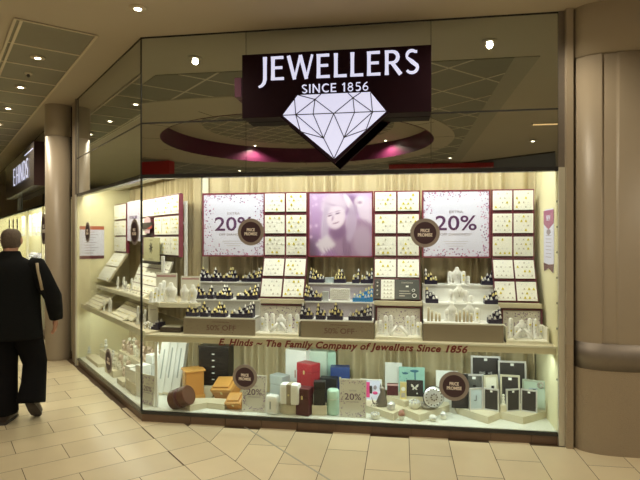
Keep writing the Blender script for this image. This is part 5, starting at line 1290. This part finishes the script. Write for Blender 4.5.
def rose(s, d, z, h, label, m=M_rose):
    t = thing('rose_figurine', label, 'figurine', RW(s, d, z), RA+random.random(), 'dusky figurines in the angled window')
    part('base', MB().lathe([(.025, 0), (.028, .008), (.018, .014)], 10), m, t)
    q = MB(); q.lathe([(.016, .012), (.026, h*.3), (.017, h*.6)], 10); part('body', q, m, t)
    part('head', MB().ball((0, 0, h*.72), h*.17, 0, 10), m, t)
    q = MB(); q.ball((-.02, 0, h*.5), .010, 0, 6); q.ball((.02, 0, h*.5), .010, 0, 6); q.ball((0, -.02, h*.42), .010, 0, 6); part('arms', q, m, t)
    q = MB(); q.ball((-h*.1, 0, h*.86), h*.06, 0, 6); q.ball((h*.1, 0, h*.86), h*.06, 0, 6); part('ears', q, m, t)
n = 0
wd = ('first', 'second', 'third', 'fourth', 'fifth', 'sixth', 'seventh', 'eighth')
for row, (d, z, s0_, s1_, k, h, lab) in enumerate(((.46, .262, -1.88, -.92, 8, .17, 'on the tall riser, back row'), (.38, .262, -1.85, -.9, 8, .13, 'on the tall riser, front row'), (.28, .099, -1.62, -.75, 7, .17, 'on the floor before the tall riser'), (.16, .172, -1.60, -1.30, 4, .11, 'on the middle riser'), (.20, .099, -1.2, -.80, 4, .13, 'on the floor by the small riser'))):
    for j in range(k): rose(s0_+j*(s1_-s0_)/(k-1), d+.012*(j % 2), z, h*random.uniform(.85, 1.2), 'dusky figurine, %s from the far end %s' % (wd[j], lab), random.choice((M_rose, M_rose, M_rose, M_offw)))
for i, (s, d, z, w, dp, h, lb) in enumerate(((-.60, .14, .202, .13, .09, .12, 'small white box on the corner riser, left one'), (-.44, .16, .099, .12, .1, .30, 'tall white box just behind the window corner, front'), (-.56, .30, .099, .12, .1, .36, 'tall white box behind the window corner, rear'), (-.80, .15, .099, .10, .08, .22, 'white box standing left of the corner riser'))):
    t = thing('white_jewellery_case', lb, 'jewellery box', RW(s, d, z), RA+.2); part('body', MB().box(-w/2, w/2, -dp/2, dp/2, 0, h*.75, b=.004), M_white, t); part('lid', MB().box(-w/2-.001, w/2+.001, -dp/2-.001, dp/2+.001, h*.755, h, b=.004), M_white, t)

# ================================================================= SECOND SHOPFRONT UP THE CORRIDOR
q0, q1 = -13.2, -3.05
fascia('fascia_glass', [q0, -7.0, q1], [2.175, CEIL], RA)
wm = MB(); wm.box(q0, q1, .0, .08, .0, .094); struct('trim_10', wm, M_plinth, rz=RA)
wm = MB(); wm.box(q0, q1, .85, .9, 0, 2.6); wm.box(q1-.03, q1, .02, .85, 0, CEIL); wm.box(q0, q0+.05, .02, .85, 0, 2.6); wm.box(q0, q1, .03, .85, 2.45, 2.5); wm.box(q0, q1, .08, .85, 0, .5); struct('wall_corridor', wm, M_cream, rz=RA)
t = thing('window_3', 'display window of the next shopfront up the corridor', 'window', (0, 0, 0), RA); t['kind'] = 'structure'
part('pane', MB().box(q0, q1, 0, .01, .094, 2.145), GLASS, t)
m = MB()
for s in (-7.0, -5.2, q1-.02): m.box(s-.02, s+.02, -.01, .03, .094, 2.145)
part('frame', m, M_lfr, t)
wm = MB(); wm.box(-6.4, q1-.03, .60, .66, .5, 1.62); struct('wall_corridor_low', wm, M_offw, rz=RA)
t = thing('shop_sign', 'projecting dark box sign with thin white HINDS lettering over the corridor shopfront', 'sign', RW(-4.65, -.2, 2.45), RA)
part('sign_box', MB().box(-3.9, 0, 0, .19, 0, .69, b=.004), mat('sign_grey', (.10, .09, .09), .25, noise=.1), t); part('end_cap', MB().box(0, .012, -.002, .195, -.002, .692), mat('sign_end', (.03, .007, .007), .8, noise=.1), t)
text('E HINDS', .36, M_lit, t, (-1.55, -.012, .17), width=1.9, depth=.006, bold=-.008); part('tick_mark', MB().box(-1.0, -.1, -.008, 0, .58, .595), M_lit, t)
area(RW(-8.2, .12, 2.40), (math.radians(18), 0, RA), 9, .1, 260, (1, .95, .78))
M_lav = mat('lavender_print', (.50, .47, .62), .6, noise=.3, nscale=30)
for i, px in enumerate((23, 29, 34.5, 40, 45)):
    sp, z0 = Q(px, 236, .40); t = thing('earring_display', 'tall white panel in the corridor window, %s from its near end' % ('fifth', 'fourth', 'third', 'second', 'first')[i], 'earring display', RW(sp, .40, z0), RA, 'tall white panels in the corridor window')
    part('board', MB().box(-.28, .28, 0, .02, 0, .50, b=.003), M_white, t); m = MB()
    for r in range(4):
        for c in range(3): m.ball((-.18+.18*c, 0, .08+.11*r), .016, 0, 6)
    part('jewellery', m, M_gold, t)
sh0, sh1 = Q(20, 262, .3)[0], q1-.06; zsh = Q(40, 266, .2)[1]
o = MB().box(-(sh1-sh0)/2, (sh1-sh0)/2, -.2, .35, 0, .03).build('display_shelf', M_offw, None, RW((sh0+sh1)/2, .26, zsh), RA); tag(o, 'white shelf in the corridor shop window', 'shelf')
for i in range(11):
    px = 24+2.2*i; sp = Q(px, 258, .16)[0]; t = thing('ring_tray', 'lavender and white jewellery tray on the corridor window shelf, %s from its far end' % ('first', 'second', 'third', 'fourth', 'fifth', 'sixth', 'seventh', 'eighth', 'ninth', 'tenth', 'eleventh')[i], 'tray', M=RM(sp, .16, zsh+.031, -.7)); part('tray', MB().box(-.15, .15, 0, .02, 0, .26, b=.003), (M_lav, M_white, M_lav, M_navy)[i % 4], t)
    m = MB()
    for r in range(4):
        for c in range(5): m.ball((-.11+.055*c, 0, .03+.055*r), .015, (r+c) % 2, 6)
    part('jewellery', m, [M_navy, M_silv], t)
for i, px in enumerate((9.5, 13.5, 17.5)): badge(Q(px, 224, 0)[0], Q(px, 224, 0)[1], .12, 'R', 'dark oval badge on the far corridor window glass, %s from the far end' % ('first', 'second', 'third')[i])
badge(Q(44, 229, 0)[0], Q(44, 229, 0)[1], .26, 'R', 'round price promise badge hanging in the corridor window by the slim column')
o = MB().box(-.22, .22, 0, .01, 0, .26).build('blue_notice', M_pic, None, RW(Q(19, 205, -.02)[0], -.02, Q(19, 210, -.02)[1]), RA); tag(o, 'pale blue notice under the corridor sign', 'notice')

# ================================================================= MAN
def man():
    X0, Z0 = -2.695, 4.66; p = cw(X0, Z0)
    t = thing('person', 'man seen from behind in a long dark coat, walking up the corridor', 'person', p, math.atan2(-EY[0], EY[1])+.16)
    # local: x right, y forward (away), z up ; body = one skinned surface
    V = {}; E_ = []; 
    def v(n, c, r): V[n] = (c, r)
    v('pel', (0, 0, .92), (.15, .11)); v('sp1', (-.01, 0, 1.10), (.14, .10)); v('sp2', (-.02, .02, 1.28), (.14, .09)); v('nk', (-.045, .045, 1.45), (.065, .065)); v('nk2', (-.05, .065, 1.51), (.06, .06))
    v('hd1', (-.05, .085, 1.57), (.072, .085)); v('hd2', (-.05, .09, 1.63), (.076, .092)); v('hd3', (-.05, .085, 1.68), (.045, .055))
    for s, n in ((1, 'r'), (-1, 'l')):
        v('sh'+n, (-.02+s*.155, .02, 1.35), (.05, .05))
        el = (s*.30, -.02, 1.12) if s > 0 else (-.31, .04, 1.12); wr = (.325, .06, .92) if s > 0 else (-.34, .12, .94)
        v('el'+n, el, (.045, .045)); v('wr'+n, wr, (.028, .024)); v('pm'+n, (wr[0]+.0, wr[1]+.01, wr[2]-.07), (.040, .018))
        hp = (s*.09, 0, .86); kn = (.14, .10, .50) if s > 0 else (-.08, .03, .48); an = (.15, .0, .16) if s > 0 else (-.07, .02, .08)
        v('hp'+n, hp, (.085, .085)); v('kn'+n, kn, (.055, .055)); v('an'+n, an, (.04, .04)); v('ft'+n, (an[0], an[1]+.12, an[2]-.04), (.035, .03))
        E_.extend([('sp2', 'sh'+n), ('sh'+n, 'el'+n), ('el'+n, 'wr'+n), ('wr'+n, 'pm'+n), ('pel', 'hp'+n), ('hp'+n, 'kn'+n), ('kn'+n, 'an'+n), ('an'+n, 'ft'+n)])
        base = V['pm'+n][0]
        for k, (dx, ln) in enumerate(((-.030, .070), (-.010, .080), (.010, .075), (.029, .060))):
            # fingers spread along y (palm faces the thigh)
            a = (base[0]-s*.002, base[1]-dx, base[2]-.025); b = (a[0]-s*.008, a[1]+.002, a[2]-ln*.5); c = (b[0]-s*.022, b[1]+.004, b[2]-ln*.42)
            v('f%da' % k+n, a, (.010, .010)); v('f%db' % k+n, b, (.009, .009)); v('f%dc' % k+n, c, (.007, .007)); E_.extend([('pm'+n, 'f%da' % k+n), ('f%da' % k+n, 'f%db' % k+n), ('f%db' % k+n, 'f%dc' % k+n)])
        w0 = V['wr'+n][0]; a = (w0[0]-s*.015, w0[1]+.042, w0[2]-.045); b = (a[0]-s*.012, a[1]+.015, a[2]-.035)
        v('ta'+n, a, (.012, .012)); v('tb'+n, b, (.009, .009)); E_.extend([('pm'+n, 'ta'+n), ('ta'+n, 'tb'+n)])
    E_ = [('pel', 'sp1'), ('sp1', 'sp2'), ('sp2', 'nk'), ('nk', 'nk2'), ('nk2', 'hd1'), ('hd1', 'hd2'), ('hd2', 'hd3')]+E_
    names = list(V); idx = {n: i for i, n in enumerate(names)}
    me = bpy.data.meshes.new('body'); me.from_pydata([V[n][0] for n in names], [(idx[a], idx[b]) for a, b in E_], []); o = link('body', me, t)
    sk = o.modifiers.new('skin', 'SKIN'); sk.use_smooth_shade = True
    for n in names: me.skin_vertices[0].data[idx[n]].radius = V[n][1]
    me.skin_vertices[0].data[0].use_root = True
    ss = o.modifiers.new('sub', 'SUBSURF'); ss.levels = 2; ss.render_levels = 2; me.materials.append(M_skin)
    hx, hy, hz = -.05, .085, 1.60
    # face, ears
    m = MB()
    for s in (-1, 1): m.ball((hx+s*.082, hy+.005, hz-.005), .026, 0, 10, .35, .8, 1.25)
    part('ears', m, M_skin, t)
    part('nose', MB().ball((hx, hy+.095, hz-.015), .018, 0, 8, .8, 1, 1.3), M_skin, t)
    m = MB()
    for s in (-1, 1): m.ball((hx+s*.032, hy+.082, hz+.01), .011, 0, 8)
    part('eyes', m, M_white, t); part('mouth', MB().ball((hx, hy+.082, hz-.055), .02, 0, 8, 1.2, .4, .35), mat('lips', (.4, .15, .12), .5, noise=.05), t)
    # head shell + short grey hair round a balding crown
    m = MB(); rings = []
    for z, rx, ry, yo in ((1.525, .058, .062, -.01), (1.55, .072, .082, -.004), (1.585, .080, .094, 0), (1.62, .082, .098, 0), (1.655, .077, .092, 0), (1.685, .060, .072, 0), (1.700, .034, .042, 0), (1.704, .01, .012, 0)): rings.append(((hx, hy+yo-.002, z), rx, ry, (0, 0, 1)))
    vs = MB().loft(rings, 24); m = MB()
    keep = [f for f in vs.f if sum(vs.v[i][1] for i in f)/len(f) < hy+.035 or sum(vs.v[i][2] for i in f)/len(f) > 1.66]
    m.add(vs.v, keep, 0, True); part('hair', m, M_hair, t)
    # coat: torso + sleeves + collar
    m = MB(); R = []
    for z, rx, ry, xo, yo in ((.74, .235, .165, .0, .0), (.76, .238, .168, .0, .0), (.90, .228, .162, 0, 0), (1.05, .222, .155, -.005, 0), (1.20, .232, .155, -.015, .01), (1.32, .240, .150, -.02, .015), (1.385, .215, .135, -.025, .022), (1.425, .15, .108, -.035, .03), (1.455, .095, .085, -.042, .04), (1.50, .078, .076, -.046, .055), (1.505, .060, .06, -.046, .055)): R.append(((xo, yo, z), rx, ry, (0, 0, 1)))
    m.loft(R, 28)
    part('coat', m, M_jet, t)
    for s in (1, -1):
        sh = Vector((-.02+s*.195, .02, 1.375)); el = Vector((s*.335, -.03, 1.10)) if s > 0 else Vector((-.33, .04, 1.12)); wr = Vector((.338, .045, .905)) if s > 0 else Vector((-.345, .11, .93))
        q = [(sh+Vector((-s*.04, 0, .005)), .07), (sh, .085), (sh.lerp(el, .3), .083), (sh.lerp(el, .7), .076), (el, .072), (el.lerp(wr, .5), .066), (wr, .056), (wr+Vector((0, 0, -.012)), .05)]
        rg = []
        for i, (c, r) in enumerate(q):
            ax = q[min(i+1, len(q)-1)][0]-q[max(i-1, 0)][0]; rg.append((c, r, r*1.05, -ax if False else ax))
        part('sleeve', MB().loft(rg, 18), M_jet, t)
    # trousers
    for s in (1, -1):
        if s > 0: q = [((.095, 0, .86), .125, .13), ((.115, .04, .70), .115, .12), ((.145, .09, .50), .098, .105), ((.155, .03, .33), .100, .11), ((.155, -.03, .195), .115, .125), ((.155, -.035, .175), .113, .122)]
        else: q = [((-.085, 0, .86), .13, .13), ((-.085, .015, .70), .118, .12), ((-.08, .025, .48), .10, .108), ((-.075, .015, .25), .098, .112), ((-.07, .0, .10), .105, .125), ((-.07, .0, .085), .10, .12)]
        rg = []
        for i, (c, a, b) in enumerate(q):
            ax = Vector(q[min(i+1, len(q)-1)][0])-Vector(q[max(i-1, 0)][0]); rg.append((c, a, b, ax))
        part('trouser_leg', MB().loft(rg, 20), M_trou, t)
    for s in (1, -1):
        c = Vector((.150, .0, .125)) if s > 0 else Vector((-.07, .03, .0)); tilt_ = -.75 if s > 0 else 0
        M = T(c.x, c.y, c.z, 0, tilt_)
        sh = part('shoe', MB().loft([((0, -.10, .045), .030, .028, (0, 1, 0)), ((0, -.085, .050), .042, .045, (0, 1, 0)), ((0, -.03, .055), .043, .05, (0, 1, 0)), ((0, .05, .045), .047, .040, (0, 1, 0)), ((0, .13, .036), .050, .030, (0, 1, 0)), ((0, .17, .030), .036, .022, (0, 1, 0)), ((0, .185, .028), .015, .012, (0, 1, 0))], 16), M_shoe, t, M=M)
        m = MB(); m.prism([(-.036, -.10), (.036, -.10), (.042, -.03), (.050, .08), (.045, .15), (.02, .187), (-.02, .187), (-.045, .15), (-.050, .08), (-.042, -.03)], 0, .014); m.box(-.036, .036, -.105, -.035, 0, .026); part('sole', m, M_sole, sh)
    m = MB(); m.tube([(.222, -.085, 1.40), (.240, -.115, 1.33), (.262, -.125, 1.25), (.275, -.118, 1.17)], .012, 8)
    part('shoulder_strap', m, M_strap, t)
man()

# ================================================================= CAMERA, WORLD
cd = bpy.data.cameras.new('camera'); co = bpy.data.objects.new('camera', cd); COL.objects.link(co); SC.camera = co
cd.sensor_width = 36; cd.lens = F_PX*36/640; cd.shift_y = -2/640; cd.clip_start = .05; cd.clip_end = 60
co.location = CAM; co.rotation_euler = (PI/2, 0, math.atan2(-EY[0], EY[1]))
w = bpy.data.worlds.new('world'); SC.world = w; w.use_nodes = True
bg = w.node_tree.nodes['Background']; bg.inputs[0].default_value = (1, .82, .6, 1); bg.inputs[1].default_value = .25
SC.view_settings.view_transform = 'Standard'; SC.view_settings.look = 'None'; SC.view_settings.exposure = 0; SC.view_settings.gamma = 1; SC.view_settings.use_curve_mapping = False
SC.cycles.use_denoising = True
SC.cycles.max_bounces = 8; SC.cycles.transparent_max_bounces = 12
